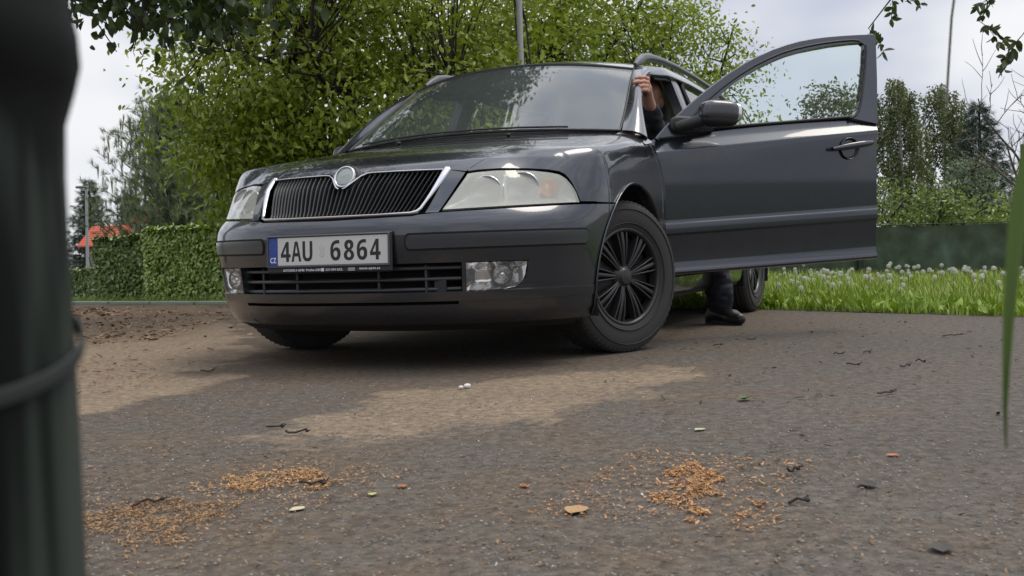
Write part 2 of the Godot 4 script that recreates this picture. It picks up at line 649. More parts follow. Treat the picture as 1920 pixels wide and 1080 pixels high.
	for y in [0.385, 0.345, 0.308]:
		mb = MB.new()
		var gg := []
		for e in [[0.0, 0.004], [0.004, 0.0], [0.004, -0.006], [0.0, -0.009], [-0.035, -0.009], [-0.035, 0.004]]:
			var row := PackedVector3Array()
			for j in range(-24, 25):
				var s: float = absf(j) / 24.0 * 0.512
				var p := surf(s, y, -0.022 + e[0])
				p.y += e[1]
				p.x *= signf(j)
				row.append(p)
			gg.append(row)
		mb.grid(gg, Vector3(0, y, 0.85))
		put(intake, "bar", mb, M.satin)
	for x in [-0.36, -0.18, 0.18, 0.36]:
		mb = MB.new()
		var zz: float = surf(absf(x), 0.34, -0.04).z
		mb.box(Vector3(x, 0.345, zz), Vector3(0.010, 0.098, 0.03), 0.002)
		put(intake, "strut", mb, M.satin)
	mb = MB.new()
	mb.box(Vector3(0.405, 0.316, surf(0.42, 0.31, -0.03).z), Vector3(0.05, 0.055, 0.02), 0.006)
	put(intake, "towing_cover", mb, M.black)
	# ---- grille
	var grille := node(car, "radiator_grille")
	var N := 37
	for i in N:
		var u := (i + 0.5) / N * 2.0 - 1.0
		var a := absf(u)
		mb = MB.new()
		var top := 0.742
		if a < 0.25: top = lerpf(0.686, 0.742, smoothstep(0.03, 0.22, a))
		var gg := []
		for e in [[-0.0035, -0.030], [-0.0030, -0.004], [0.0, 0.001], [0.0030, -0.004], [0.0035, -0.030]]:
			var row := PackedVector3Array()
			for k in 9:
				var t := k / 8.0
				var y := lerpf(0.588, top, t)
				var half := lerpf(0.337, 0.440, (y - 0.588) / 0.154)
				var s := a * half
				var p := surf(s, y, -0.014 - 0.006 * sin(PI * t) * 0.0 + e[1])
				p.x = p.x * signf(u) + e[0]
				row.append(p)
			gg.append(row)
		mb.grid(gg, surf(a * 0.4, 0.66, -0.1) * Vector3(signf(u), 1, 1))
		put(grille, "slat", mb, M.satin)
	# chrome surround: one swept band along the sides and the bottom, a thin one above
	var band := MB.new()
	var path := []
	for k in 7: path.append([lerpf(0.470, 0.365, k / 6.0), lerpf(0.750, 0.598, k / 6.0), lerpf(0.016, 0.0075, minf(1.0, k / 5.0))])
	path.append([0.352, 0.588, 0.0075]); path.append([0.330, 0.5825, 0.006]); path.append([0.20, 0.5795, 0.0045]); path.append([0.0, 0.579, 0.0045])
	for k in range(9, -1, -1):
		var q: Array = path[k]
		path.append([-q[0], q[1], q[2]])
	var cen := []
	for q in path:
		var p := surf(absf(q[0]), q[1], 0.0)
		p.x *= signf(q[0])
		cen.append(p)
	var bg := []
	for k in cen.size():
		var t: Vector3 = (cen[mini(k + 1, cen.size() - 1)] - cen[maxi(k - 1, 0)]).normalized()
		var o := surf_n(absf(path[k][0]), path[k][1])
		o.x *= signf(path[k][0]) if path[k][0] != 0.0 else 0.0
		var side := t.cross(o).normalized()
		var w: float = path[k][2]
		var row := PackedVector3Array()
		for e in 9:
			var th := PI * e / 8.0
			row.append(cen[k] + side * cos(th) * w + o * (sin(th) * 0.011 - 0.003))
		bg.append(row)
	band.grid(bg, Vector3(0, 0.66, 0.6))
	put(grille, "chrome_surround", band, M.chrome)
	for sx in [1.0, -1.0]:
		mb = MB.new()
		var pth := []
		for k in 17:
			var t := k / 16.0
			var s := lerpf(0.01, 0.455, pow(t, 1.8))
			var y := lerp_tab(s, [0.01, 0.02, 0.04, 0.06, 0.08, 0.10, 0.455], [0.688, 0.692, 0.709, 0.731, 0.743, 0.747, 0.746])
			var p := surf(s, y, 0.002)
			p.x *= sx
			pth.append(p)
		mb.tube(pth, 0.0032, 8)
		put(grille, "upper_trim", mb, M.chrome if sx > 0 else M.chrome)
	# badge
	var bc := surf(0.0, 0.735, 0.016)
	var bn := Vector3(0, 0.42, 1.0).normalized()
	mb = MB.new()
	mb.lathe([Vector2(0.043, -0.03), Vector2(0.046, -0.004), Vector2(0.0455, 0.002), Vector2(0.043, 0.005), Vector2(0.0395, 0.0045), Vector2(0.037, 0.0015), Vector2(0.0365, -0.002)], bc, bn, 40)
	var badge := put(car, "badge", mb, M.chrome)
	mb = MB.new()
	mb.lathe([Vector2(0.037, -0.001), Vector2(0.0345, 0.0006), Vector2(0.033, -0.0004), Vector2(0.030, 0.0012), Vector2(0.015, 0.0026), Vector2(0.0, 0.003)], bc, bn, 40)
	put(badge, "badge_disc", mb, std(Color(0.30, 0.33, 0.31), 0.32, 0.5))
	mb = MB.new()
	for a in [0.5, 0.75, 1.0, 1.25, 1.5]:
		var e1 := Vector3.RIGHT
		var e2 := bn.cross(e1)
		mb.tube([bc + e1 * (-0.012) + bn * 0.003, bc + (e1 * cos(a + 2.2) - e2 * sin(a + 2.2)) * -0.022 + bn * 0.002], 0.0012, 5)
	put(badge, "badge_relief", mb, M.housing)
	mb = MB.new()
	mb.lathe([Vector2(0.060, -0.045), Vector2(0.058, -0.022), Vector2(0.050, -0.012), Vector2(0.040, -0.012)], bc, bn, 40)
	put(badge, "badge_collar", mb, M.black)
	build_lamps(car)
	build_plate(car)
	build_flanks(car)
	build_cabin(car)
	build_door(car)
	build_wheels(car)

func fog_out(y: float) -> float:
	return lerp_tab(y, [0.296, 0.300, 0.306, 0.32, 0.345, 0.398, 0.41], [0.655, 0.70, 0.722, 0.742, 0.757, 0.766, 0.768])

func top_y(x: float, z: float) -> float:
	var best := 1e9
	var bi := 0
	for i in range(0, 330, 3):
		var d: float = PQ[i].distance_squared_to(Vector2(x, z))
		if d < best: best = d; bi = i
	for i in range(maxi(bi - 3, 0), bi + 4):
		var d: float = PQ[i].distance_squared_to(Vector2(x, z))
		if d < best: best = d; bi = i
	var dist := sqrt(best)
	var s: float = PS[bi]
	var a := 0.50
	var b := 1.10
	for k in 14:
		var m := (a + b) * 0.5
		if inset(m, s) < dist: a = m
		else: b = m
	return smin(a, hood_y(x, z), 0.07)

func lamp_sy(u: float, v: float, shrink := 0.0) -> Vector2:
	var uu := lerpf(shrink, 1.0 - shrink, u)
	var vv := lerpf(shrink * 3.0, 1.0 - shrink * 3.0, v)
	var sl := lerpf(0.444, 0.553, vv)
	var sr := lerp_tab(vv, [0.0, 0.35, 0.63, 0.85, 1.0], [1.022, 1.014, 1.000, 0.983, 0.958])
	var s := lerpf(sl, sr, uu)
	var yb := lerpf(0.590, 0.609, uu)
	var yt := lerp_tab(uu, [0.0, 0.1, 0.3, 0.55, 0.75, 0.9, 1.0], [0.729, 0.734, 0.739, 0.739, 0.735, 0.728, 0.719])
	return Vector2(s, lerpf(yb, yt, vv))

func bowl(c: Vector3, ax: Vector3, r: float, deep: float) -> MB:
	var m := MB.new()
	var p := []
	for k in 11:
		var t := k / 10.0
		p.append(Vector2(r * sqrt(1.0 - t) if t < 1.0 else 0.001, -deep * t))
	m.lathe(p, c, ax, 36)
	for k in m.n.size():
		if m.n[k].dot(ax) < 0: m.n[k] = -m.n[k]
	for k in range(0, m.ix.size(), 3):
		var a := m.v[m.ix[k]]
		var gg := (m.v[m.ix[k + 1]] - a).cross(m.v[m.ix[k + 2]] - a)
		if gg.dot(m.n[m.ix[k]]) > 0:
			var q := m.ix[k + 1]; m.ix[k + 1] = m.ix[k + 2]; m.ix[k + 2] = q
	return m

func build_lamps(car: Node3D) -> void:
	for sx in [1, -1]:
		var fl := func(m: MB) -> MB: return m if sx > 0 else m.flip_x()
		var hl := node(car, "headlight")
		var mb := MB.new()
		patch(mb, 30, 12, func(u, v): return lamp_sy(u, v, 0.007), 0.001, 0.010)
		put(hl, "lens", fl.call(mb), M.lens)
		mb = MB.new()
		var g := []
		for i in 13:
			var row := PackedVector3Array()
			for j in 31:
				var u := j / 30.0
				var v := i / 12.0
				var e := minf(minf(u, 1 - u) * 9.0, minf(v, 1 - v) * 4.0)
				var q := lamp_sy(u, v, 0.010)
				row.append(surf(q.x, q.y, -0.010 - 0.055 * smoothstep(0.0, 1.0, minf(e, 1.0))))
			g.append(row)
		mb.grid(g, Vector3(0.5, 0.66, 0.2))
		put(hl, "housing", fl.call(mb), M.housing)
		var fwd := Vector3(0.22, 0.0, 1.0).normalized()
		for a in [[0.625, 0.656, 0.058], [0.795, 0.664, 0.062]]:
			var c := surf(a[0], a[1], -0.035)
			mb = bowl(c, fwd, a[2], 0.07)
			put(hl, "reflector", fl.call(mb), M.reflector)
			mb = MB.new()
			mb.lathe([Vector2(a[2] + 0.004, -0.008), Vector2(a[2] + 0.004, 0.002), Vector2(a[2], 0.003), Vector2(a[2] - 0.002, -0.002)], c, fwd, 36)
			put(hl, "reflector_ring", fl.call(mb), M.chrome)
			mb = MB.new()
			mb.lathe([Vector2(0.012, -0.07), Vector2(0.012, -0.035), Vector2(0.009, -0.022), Vector2(0.0, -0.018)], c, fwd, 18)
			put(hl, "bulb", fl.call(mb), M.clear if a[0] < 0.7 else M.chrome)
		var ci := surf(0.915, 0.672, -0.030)
		mb = bowl(ci, Vector3(0.62, 0.05, 0.78).normalized(), 0.036, 0.032)
		put(hl, "indicator", fl.call(mb), M.amber_mirror)
		mb = MB.new()
		mb.blob(ci + Vector3(-0.008, 0.0, -0.010), Vector3(0.010, 0.016, 0.010), 1.0, Basis(), 14, 8)
		put(hl, "indicator_bulb", fl.call(mb), M.amber)
		mb = MB.new()
		mb.box(surf(0.71, 0.665, -0.045), Vector3(0.018, 0.11, 0.02), 0.005, Basis(Vector3.UP, 0.5))
		put(hl, "divider", fl.call(mb), M.chrome)
		# fog lamp
		var fg := node(car, "fog_lamp")
		mb = MB.new()
		patch(mb, 14, 8, func(u, v):
			var y := lerpf(0.300, 0.398, v)
			return Vector2(lerpf(0.531, fog_out(y) - 0.004, u), y), -0.006, 0.004)
		put(fg, "lens", fl.call(mb), M.clear)
		mb = MB.new()
		g = []
		for i in 9:
			var row := PackedVector3Array()
			for j in 15:
				var u := j / 14.0
				var v := i / 8.0
				var e := minf(minf(u, 1 - u) * 6.0, minf(v, 1 - v) * 4.0)
				var y := lerpf(0.299, 0.399, v)
				row.append(surf(lerpf(0.530, fog_out(y) - 0.003, u), y, -0.010 - 0.045 * smoothstep(0.0, 1.0, minf(e, 1.0)) - 0.006 * sin(u * 34.0)))
			g.append(row)
		mb.grid(g, Vector3(0.5, 0.35, 0.3))
		put(fg, "reflector", fl.call(mb), M.reflector)
		var fc := surf(0.665, 0.352, -0.028)
		mb = bowl(fc, fwd, 0.036, 0.04)
		put(fg, "reflector_bowl", fl.call(mb), M.reflector)
		mb = MB.new()
		mb.lathe([Vector2(0.040, -0.02), Vector2(0.040, 0.004), Vector2(0.036, 0.005), Vector2(0.034, -0.002)], fc, fwd, 30)
		put(fg, "ring", fl.call(mb), M.satin)
		mb = MB.new()
		mb.lathe([Vector2(0.014, -0.03), Vector2(0.014, -0.008), Vector2(0.008, -0.002), Vector2(0.0, 0.0)], fc, fwd, 20)
		put(fg, "bulb_shield", fl.call(mb), M.chrome)

func text_mesh(t: String, depth: float, font := "Droid Sans", bold := true) -> TextMesh:
	var m := TextMesh.new()
	var f := SystemFont.new()
	f.font_names = PackedStringArray([font])
	f.font_weight = 700 if bold else 400
	m.font = f
	m.text = t
	m.font_size = 32
	m.pixel_size = 0.01
	m.depth = depth
	m.curve_step = 1.0
	return m

func put_text(parent: Node, called: String, t: String, c: Vector3, w: float, h: float, mat: Material, bold := true) -> void:
	var m := text_mesh(t, 0.2, "Droid Sans", bold)
	var bb := m.get_aabb()
	var o := put(parent, called, m, mat)
	var sc := Vector3(w / bb.size.x, h / bb.size.y, 0.004)
	o.scale = sc
	var mid := bb.get_center() * sc
	o.position = c - Vector3(mid.x, mid.y, 0)

func build_plate(car: Node3D) -> void:
	var np := node(car, "number_plate")
	np.position = Vector3(0, 0, 0.9505)
	np.rotation.x = -0.035
	np.position.z += 0.016
	var mb := MB.new()
	mb.box(Vector3(0, 0.450, -0.006), Vector3(0.545, 0.148, 0.016), 0.006)
	put(np, "plate_holder", mb, M.black)
	mb = MB.new()
	for y in [0.5150, 0.4015]:
		mb.box(Vector3(0, y, 0.004), Vector3(0.535, 0.008, 0.010), 0.003)
	for x in [-0.2645, 0.2645]:
		mb.box(Vector3(x, 0.458, 0.004), Vector3(0.008, 0.121, 0.010), 0.003)
	put(np, "plate_frame", mb, M.trim)
	mb = MB.new()
	mb.box(Vector3(0.020, 0.4585, 0.0030), Vector3(0.480, 0.1045, 0.003), 0.0012)
	put(np, "plate", mb, std(Color(0.50, 0.50, 0.47), 0.42))
	mb = MB.new()
	mb.box(Vector3(-0.2405, 0.4585, 0.0030), Vector3(0.040, 0.1045, 0.003), 0.0012)
	put(np, "country_band", mb, std(Color(0.015, 0.045, 0.25), 0.4))
	var ink := std(Color(0.008, 0.008, 0.010), 0.45)
	var chars := [["4", -0.183], ["A", -0.135], ["U", -0.085], ["6", 0.038], ["8", 0.096], ["6", 0.152], ["4", 0.208]]
	for a in chars:
		put_text(np, "character", a[0], Vector3(a[1], 0.458, 0.0046), 0.044, 0.075, ink)
	var wh := std(Color(0.62, 0.64, 0.68), 0.5)
	put_text(np, "country_code", "CZ", Vector3(-0.2405, 0.427, 0.0046), 0.027, 0.020, wh)
	mb = MB.new()
	for k in 12:
		var th := TAU * k / 12.0
		mb.box(Vector3(-0.2405 + 0.013 * cos(th), 0.480 + 0.013 * sin(th), 0.0046), Vector3(0.003, 0.003, 0.001), 0.0, Basis(Vector3.BACK, PI / 4))
	put(np, "star_ring", mb, std(Color(0.10, 0.12, 0.22), 0.5))
	for y in [0.471, 0.447]:
		mb = MB.new()
		mb.lathe([Vector2(0.0115, 0.0), Vector2(0.011, 0.0012), Vector2(0.0095, 0.0006), Vector2(0.0, 0.0008)], Vector3(-0.022, y, 0.0044), Vector3.BACK, 24)
		put(np, "plate_stamp", mb, std(Color(0.46, 0.46, 0.43), 0.4))
	put_text(np, "holder_lettering", "AUTODILY APM  Praha-Zličín,  221 991 622,", Vector3(-0.065, 0.388, 0.0032), 0.265, 0.0105, wh)
	put_text(np, "holder_lettering", "www.apm.cz", Vector3(0.182, 0.388, 0.0032), 0.088, 0.0095, wh)
	mb = MB.new()
	mb.box(Vector3(0.105, 0.3885, 0.0032), Vector3(0.030, 0.0125, 0.001), 0.0)
	put(np, "holder_panel", mb, std(Color(0.25, 0.26, 0.27), 0.5))
	mb = MB.new()
	mb.box(Vector3(-0.020, 0.3885, 0.0034), Vector3(0.012, 0.012, 0.001), 0.0)
	put(np, "holder_pictogram", mb, wh)

func build_flanks(car: Node3D) -> void:
	var sdoor := s_of_z(-0.437)
	var listS := []
	var s := 0.556
	while s < sdoor:
		listS.append(s)
		var z: float = plan_at(s)[0].y
		var near := absf(absf(z) - 0.40)
		s += 0.0025 if near < 0.012 else (0.006 if near < 0.05 else (0.010 if s < 1.03 else 0.016))
	listS.append(sdoor)
	var mb := MB.new()
	var g := []
	for ss in listS:
		var z: float = plan_at(ss)[0].y
		var yb := 0.615
		if ss < 1.026:
			yb = lerp_tab(ss, [0.55, 0.60, 0.70, 0.83, 0.92, 0.965, 0.988, 1.004, 1.018, 1.026], [0.736, 0.742, 0.746, 0.744, 0.738, 0.731, 0.718, 0.688, 0.642, 0.615])
		elif absf(z) < 0.3999:
			yb = maxf(0.613 if z > 0 else 0.0, 0.30 + sqrt(maxf(0.16 - z * z, 0.0)))
		elif z < 0: yb = 0.195
		# bonnet line in reach
		var pn := plan_at(ss)
		var dmax := 0.5
		for k in 480:
			var d := k * 0.001
			var q: Vector2 = pn[0] - pn[1] * d
			if q.x < shut_x(q.y) + 0.0025 or q.y < -0.80:
				dmax = d
				break
		if ss < 0.57: dmax = maxf(dmax, 0.15)
		var row := PackedVector3Array()
		var up := profile(ss, maxf(yb, 0.41), dmax, 26)
		if yb < 0.41:
			for k in 8: row.append(surf(ss, lerpf(yb, up[0].y, k / 8.0)))
			for k in range(0, 26): row.append(up[k] if k == 0 else up[k])
		else:
			for k in 34: row.append(profile_at(up, k / 33.0))
		g.append(row)
	mb.grid(g, CAR_IN, 0.012)
	for sx in [1, -1]:
		var fender := put(car, "front_wing", mb if sx > 0 else mb.flip_x(), M.paint)
		var lip := MB.new()
		var gg := []
		for e in [[0.400, 0.001], [0.404, 0.006], [0.398, 0.008], [0.390, 0.002], [0.388, -0.03]]:
			var row := PackedVector3Array()
			for k in 41:
				var th := lerpf(-0.30, PI + 0.32, k / 40.0)
				var z2: float = cos(th) * e[0]
				var y2: float = 0.30 + sin(th) * e[0]
				var p := surf(s_of_z(z2), y2, e[1])
				row.append(Vector3(p.x * sx, y2, z2))
			gg.append(row)
		lip.grid(gg, Vector3(0.5 * sx, 0.3, 0.0))
		put(fender, "arch_lip", lip, M.paint)
		var well := MB.new()
		gg = []
		for e in [[0.395, 0.845], [0.395, 0.50], [0.02, 0.49]]:
			var row := PackedVector3Array()
			for k in 33:
				var th := lerpf(-0.32, PI + 0.32, k / 32.0)
				row.append(Vector3(e[1] * sx, 0.30 + sin(th) * e[0], cos(th) * e[0]))
			gg.append(row)
		well.grid(gg, Vector3(0.3 * sx, 0.3, 0.0))
		put(fender, "wheel_well", well, M.liner)
	# sills, rear doors, rear quarters
	for sx in [1, -1]:
		var fl := func(m: MB) -> MB: return m if sx > 0 else m.flip_x()
		var zr := -2.53
		mb = MB.new()
		flank_patch(mb, -0.441, -2.11, 0.208, 0.285)
		var sill := put(car, "sill", fl.call(mb), M.paint)
		mb = MB.new()
		flank_patch(mb, -0.441, -2.11, 0.188, 0.206, -0.01)
		put(sill, "sill_trim", fl.call(mb), M.black)
		if sx < 0:
			mb = MB.new()
			flank_patch(mb, -0.442, -1.565, 0.29, 0.945)
			var fd := put(car, "front_door", fl.call(mb), M.paint)
			door_glass(fd, -0.60, -1.47, sx)
			door_fittings(fd, -1.45, sx)
		mb = MB.new()
		flank_patch(mb, -1.572, -2.12, 0.29, 0.95)
		var g2 := []
		for k in 14:
			var z := lerpf(-2.12, -2.60, k / 13.0)
			var yb2 := 0.30 + sqrt(maxf(0.155 - pow(z - zr, 2.0), 0.0)) if absf(z - zr) < 0.393 else 0.30
			var row := PackedVector3Array()
			for i in 12: row.append(surf(s_of_z(z), lerpf(yb2, 0.95, i / 11.0)))
			g2.append(row)
		mb.grid(g2, CAR_IN, 0.01)
		var rd := put(car, "rear_door", fl.call(mb), M.paint)
		door_glass(rd, -1.60, -2.42, sx)
		door_fittings(rd, -2.42, sx)
		mb = MB.new()
		g2 = []
		for k in 40:
			var ss2 := lerpf(s_of_z(-2.607), PS[PS.size() - 1], k / 39.0)
			var z: float = plan_at(ss2)[0].y
			var yb2 := 0.30 + sqrt(maxf(0.155 - pow(z - zr, 2.0), 0.0)) if absf(z - zr) < 0.393 else 0.22
			var row := PackedVector3Array()
			for i in 14: row.append(surf(ss2, lerpf(yb2, 0.95, i / 13.0)))
			g2.append(row)
		mb.grid(g2, CAR_IN, 0.01)
		put(car, "rear_quarter", fl.call(mb), M.paint)
		var well := MB.new()
		var gg := []
		for e in [[0.39, 0.86], [0.39, 0.50], [0.02, 0.49]]:
			var row := PackedVector3Array()
			for k in 33:
				var th := lerpf(-0.32, PI + 0.32, k / 32.0)
				row.append(Vector3(e[1] * sx, 0.30 + sin(th) * e[0], zr + cos(th) * e[0]))
			gg.append(row)
		well.grid(gg, Vector3(0.3 * sx, 0.3, zr))
		put(car, "rear_wheel_well", well, M.liner)
		mb = MB.new()
		mb.blob(Vector3(0.80, 0.78, -3.40), Vector3(0.06, 0.17, 0.10), 0.5, Basis(), 16, 10)
		put(car, "tail_light", fl.call(mb), std(Color(0.35, 0.02, 0.02), 0.15))

func profile_at(up: PackedVector3Array, t: float) -> Vector3:
	var f := t * (up.size() - 1)
	var i := mini(int(f), up.size() - 2)
	return up[i].lerp(up[i + 1], f - i)

var shut_front := Vector3(0.470, 0, 0.716)

func shut_x(z: float) -> float:
	# bonnet edge as laid out in build_car
	var f0 := shut_front.x
	var zf := shut_front.z
	var t := clampf((zf - z) / (zf + 0.36), 0.0, 1.0)
	return lerpf(f0, 0.715, t) + 0.055 * sin(PI * t)

func flank_patch(mb: MB, z0: float, z1: float, y0: float, y1: float, out := 0.0) -> void:
	var g := []
	for i in 15:
		var row := PackedVector3Array()
		for k in 15: row.append(surf(s_of_z(lerpf(z0, z1, k / 14.0)), lerpf(y0, y1, i / 14.0), out))
		g.append(row)
	mb.grid(g, CAR_IN, 0.012)

func roof_edge(z: float) -> Vector3:
	# where the roof meets the window frames
	return Vector3(lerp_tab(-z, [0.85, 1.1, 1.5, 2.2, 2.9, 3.4], [0.615, 0.628, 0.632, 0.628, 0.61, 0.57]), lerp_tab(-z, [0.85, 1.05, 1.35, 1.8, 2.3, 2.9, 3.4], [1.315, 1.355, 1.388, 1.395, 1.385, 1.345, 1.27]), z)

func belt(z: float) -> Vector3:
	return Vector3(lerp_tab(-z, [0.3, 0.9, 2.4, 3.4], [0.82, 0.815, 0.80, 0.74]), 0.955, z)

func door_glass(parent: Node3D, z0: float, z1: float, sx: int) -> void:
	var g := []
	for i in 7:
		var row := PackedVector3Array()
		for k in 9:
			var z := lerpf(z0, z1, k / 8.0)
			var top := roof_edge(z - 0.04)
			top.y -= 0.03
			if z > -1.0: top = Vector3(lerpf(0.78, 0.66, (-z - 0.6) / 0.4), lerpf(1.0, 1.30, (-z - 0.6) / 0.4), z)
			var p := belt(z).lerp(top, i / 6.0)
			row.append(Vector3(p.x * sx, p.y, p.z))
		g.append(row)
	var mb := MB.new()
	mb.grid(g, CAR_IN)
	put(parent, "window", mb, M.glass)
	mb = MB.new()
	var loop := []
	for k in 9: loop.append(g[0][k])
	for i in range(1, 7): loop.append(g[i][8])
	for k in range(7, -1, -1): loop.append(g[6][k])
	for i in range(5, -1, -1): loop.append(g[i][0])
	mb.tube(loop, 0.014, 6)
	put(parent, "window_frame", mb, M.black)

func door_fittings(parent: Node3D, z: float, sx: int) -> void:
	var mb := MB.new()
	var p := surf(s_of_z(z), 0.83, 0.02)
	mb.box(Vector3(p.x * sx, 0.83, z), Vector3(0.025, 0.03, 0.20), 0.01)
	put(parent, "handle", mb, M.paint)

func build_cabin(car: Node3D) -> void:
	# windscreen
	var g := []
	var wl := []
	for i in 13:
		var v := i / 12.0
		var edge: Vector3 = spline([Vector3(0.715, 0.958, -0.335), Vector3(0.692, 1.05, -0.475), Vector3(0.664, 1.15, -0.622), Vector3(0.632, 1.25, -0.775), Vector3(0.612, 1.318, -0.892)], v * 4.0)
		wl.append(edge)
		var row := PackedVector3Array()
		for j in range(-12, 13):
			var u := j / 12.0
			row.append(Vector3(edge.x * u, edge.y + lerpf(0.022, 0.052, v) * (1 - u * u), edge.z + lerpf(0.165, 0.125, v) * (1 - u * u)))
		g.append(row)
	var mb := MB.new()
	mb.grid(g, CAR_IN)
	var ws := put(car, "windscreen", mb, M.glass)
	mb = MB.new()
	var g_in := []
	for row in g:
		var r2 := PackedVector3Array()
		for p in row: r2.append(p + Vector3(0, -0.003, -0.005))
		g_in.append(r2)
	mb.grid(g_in, CAR_IN)
	put(ws, "inner_pane", mb, M.glass)
	mb = MB.new()
	var loop := []
	for j in 25: loop.append(g[0][j])
	for i in range(1, 13): loop.append(g[i][24])
	for j in range(23, -1, -1): loop.append(g[12][j])
	for i in range(11, -1, -1): loop.append(g[i][0])
	mb.tube(loop, 0.007, 6)
	put(ws, "windscreen_seal", mb, M.black)
	# cowl and wipers
	mb = MB.new()
	var cg := []
	for e in [0.0, 1.0]:
		var row := PackedVector3Array()
		for j in range(-12, 13):
			var u := j / 12.0
			var bz := -0.15 - 0.21 * u * u
			var a := Vector3(0.715 * u, hood_y(0.715 * u, bz) - 0.022, bz + 0.01)
			row.append(a.lerp(g[0][j + 12] + Vector3(0, -0.006, -0.01), e))
		cg.append(row)
	mb.grid(cg, CAR_IN)
	var cowl := put(car, "cowl", mb, M.black)
	for a in [[0.50, -0.08], [-0.06, -0.60]]:
		mb = MB.new()
		var pth := []
		for k in 9:
			var t := k / 8.0
			var x := lerpf(a[0], a[1], t)
			var u := x / 0.715
			pth.append(Vector3(x, 0.962 + 0.022 * (1 - u * u) + 0.010, -0.335 + 0.165 * (1 - u * u) + 0.002))
		mb.tube(pth, 0.005, 6)
		put(cowl, "wiper", mb, M.black)
	for x in [-0.28, 0.28]:
		mb = MB.new()
		mb.blob(Vector3(x, hood_y(x, -0.08) + 0.008, -0.08), Vector3(0.012, 0.008, 0.010), 0.8, Basis(), 10, 6)
		put(cowl, "washer_nozzle", mb, M.black)
	# pillars, roof frame
	for sx in [1, -1]:
		var O := [Vector3(0.832, 0.925, -0.36), Vector3(0.762, 1.08, -0.522), Vector3(0.721, 1.174, -0.661), Vector3(0.676, 1.275, -0.88), Vector3(0.655, 1.325, -1.06)]
		var pg := []
		for i in 17:
			var v := i / 16.0
			var o: Vector3 = spline(O, v * 4.0)
			var w: Vector3 = spline([Vector3(0.722, 0.955, -0.33), wl[4], wl[8], wl[11], Vector3(0.612, 1.325, -0.93)], v * 4.0)
			w += Vector3(0.006, 0.003, 0.004)
			var row := PackedVector3Array()
			for k in 7:
				var t := k / 6.0
				var p := w.lerp(o, t) + Vector3(0.012, 0.006, 0.016) * sin(PI * t)
				row.append(Vector3(p.x * sx, p.y, p.z))
			var q := row[6]
			row.append(q + Vector3(-0.03 * sx, -0.004, -0.035))
			pg.append(row)
		mb = MB.new()
		mb.grid(pg, CAR_IN)
		put(car, "windscreen_pillar", mb, M.paint)
		# foot of the pillar, between wing and windscreen
		mb = MB.new()
		var fg := []
		for i in 5:
			var t := i / 4.0
			var row := PackedVector3Array()
			for k in 7:
				var e := k / 6.0
				var p := Vector3(0.716, 0.938, -0.28).lerp(Vector3(0.845, 0.885, -0.30), e).lerp(Vector3(0.718, 0.958, -0.345).lerp(Vector3(0.838, 0.905, -0.432), e), t)
				p.y += 0.012 * sin(PI * e)
				row.append(Vector3(p.x * sx, p.y, p.z))
			fg.append(row)
		mb.grid(fg, Vector3(0.7 * sx, 0.6, -0.4))
		put(car, "pillar_foot", mb, M.paint)
		mb = MB.new()
		pg = []
		for i in 30:
			var z := lerpf(-0.90, -3.40, i / 29.0)
			var e := roof_edge(z)
			var row := PackedVector3Array()
			for k in 6:
				var t := k / 5.0
				var p := e + Vector3(0.030 * sin(t * PI * 0.5), -0.052 * t * minf(1.0, (-z - 0.86) / 0.2 + 0.1), 0)
				row.append(Vector3(p.x * sx, p.y, p.z))
			row.append(row[5] + Vector3(-0.035 * sx, -0.004, 0))
			pg.append(row)
		mb.grid(pg, CAR_IN)
		put(car, "roof_side", mb, M.paint)
		# door seal along the opening
		mb = MB.new()
		var sp := []
		for i in 9:
			var o: Vector3 = spline(O, i / 8.0 * 4.0)
			sp.append(Vector3((o.x - 0.016) * sx, o.y - 0.006, o.z - 0.03))
		for z in [-1.15, -1.25, -1.35, -1.42]:
			var e := roof_edge(z)
			sp.append(Vector3((e.x + 0.006) * sx, e.y - 0.064, z))
		mb.tube(sp, 0.010, 6)
		put(car, "door_seal", mb, M.black)
		# centre pillar
		mb = MB.new()
		pg = []
		for i in 9:
			var t := i / 8.0
			var row := PackedVector3Array()
			for k in 5:
				var z := -1.385 - 0.035 * k - 0.04 * t
				var e := roof_edge(z)
				var p := Vector3(belt(z).x - 0.01, 0.95, z).lerp(Vector3(e.x + 0.012, e.y - 0.045, z), t)
				row.append(Vector3((p.x + 0.004 * sin(PI * k / 4.0)) * sx, p.y, p.z))
			pg.append(row)
		mb.grid(pg, CAR_IN, 0.05)
		put(car, "centre_pillar", mb, M.trim)
		mb = MB.new()
		mb.box(Vector3(0.77 * sx, 0.60, -1.49), Vector3(0.14, 0.75, 0.15), 0.03)
		put(car, "centre_pillar_base", mb, M.trim)
		# rear side window and tail pillar
		mb = MB.new()
		var gg := []
		for i in 6:
			var row := PackedVector3Array()
			for k in 8:
				var z := lerpf(-2.46, -3.42, k / 7.0)
				var e := roof_edge(z)
				var p := belt(z).lerp(Vector3(e.x + 0.02, e.y - 0.045, z + 0.02), i / 5.0)
				row.append(Vector3(p.x * sx, p.y, p.z))
			gg.append(row)
		mb.grid(gg, CAR_IN)
		put(car, "rear_side_window", mb, M.glass)
		# roof rail
		mb = MB.new()
		var rp := []
		var rr := []
		for a in [[1.350, -0.95, 0.010], [1.372, -1.00, 0.020], [1.402, -1.08, 0.024], [1.420, -1.18, 0.022], [1.438, -1.40, 0.017], [1.445, -1.70, 0.016], [1.440, -2.10, 0.016], [1.425, -2.50, 0.016], [1.402, -2.80, 0.018], [1.37, -2.98, 0.02], [1.335, -3.05, 0.012]]:
			rp.append(Vector3(0.600 * sx, a[0], a[1]))
			rr.append(a[2])
		mb.tube(rp, rr, 10)
		put(car, "roof_rail", mb, M.rail)
	# roof
	mb = MB.new()
	g = []
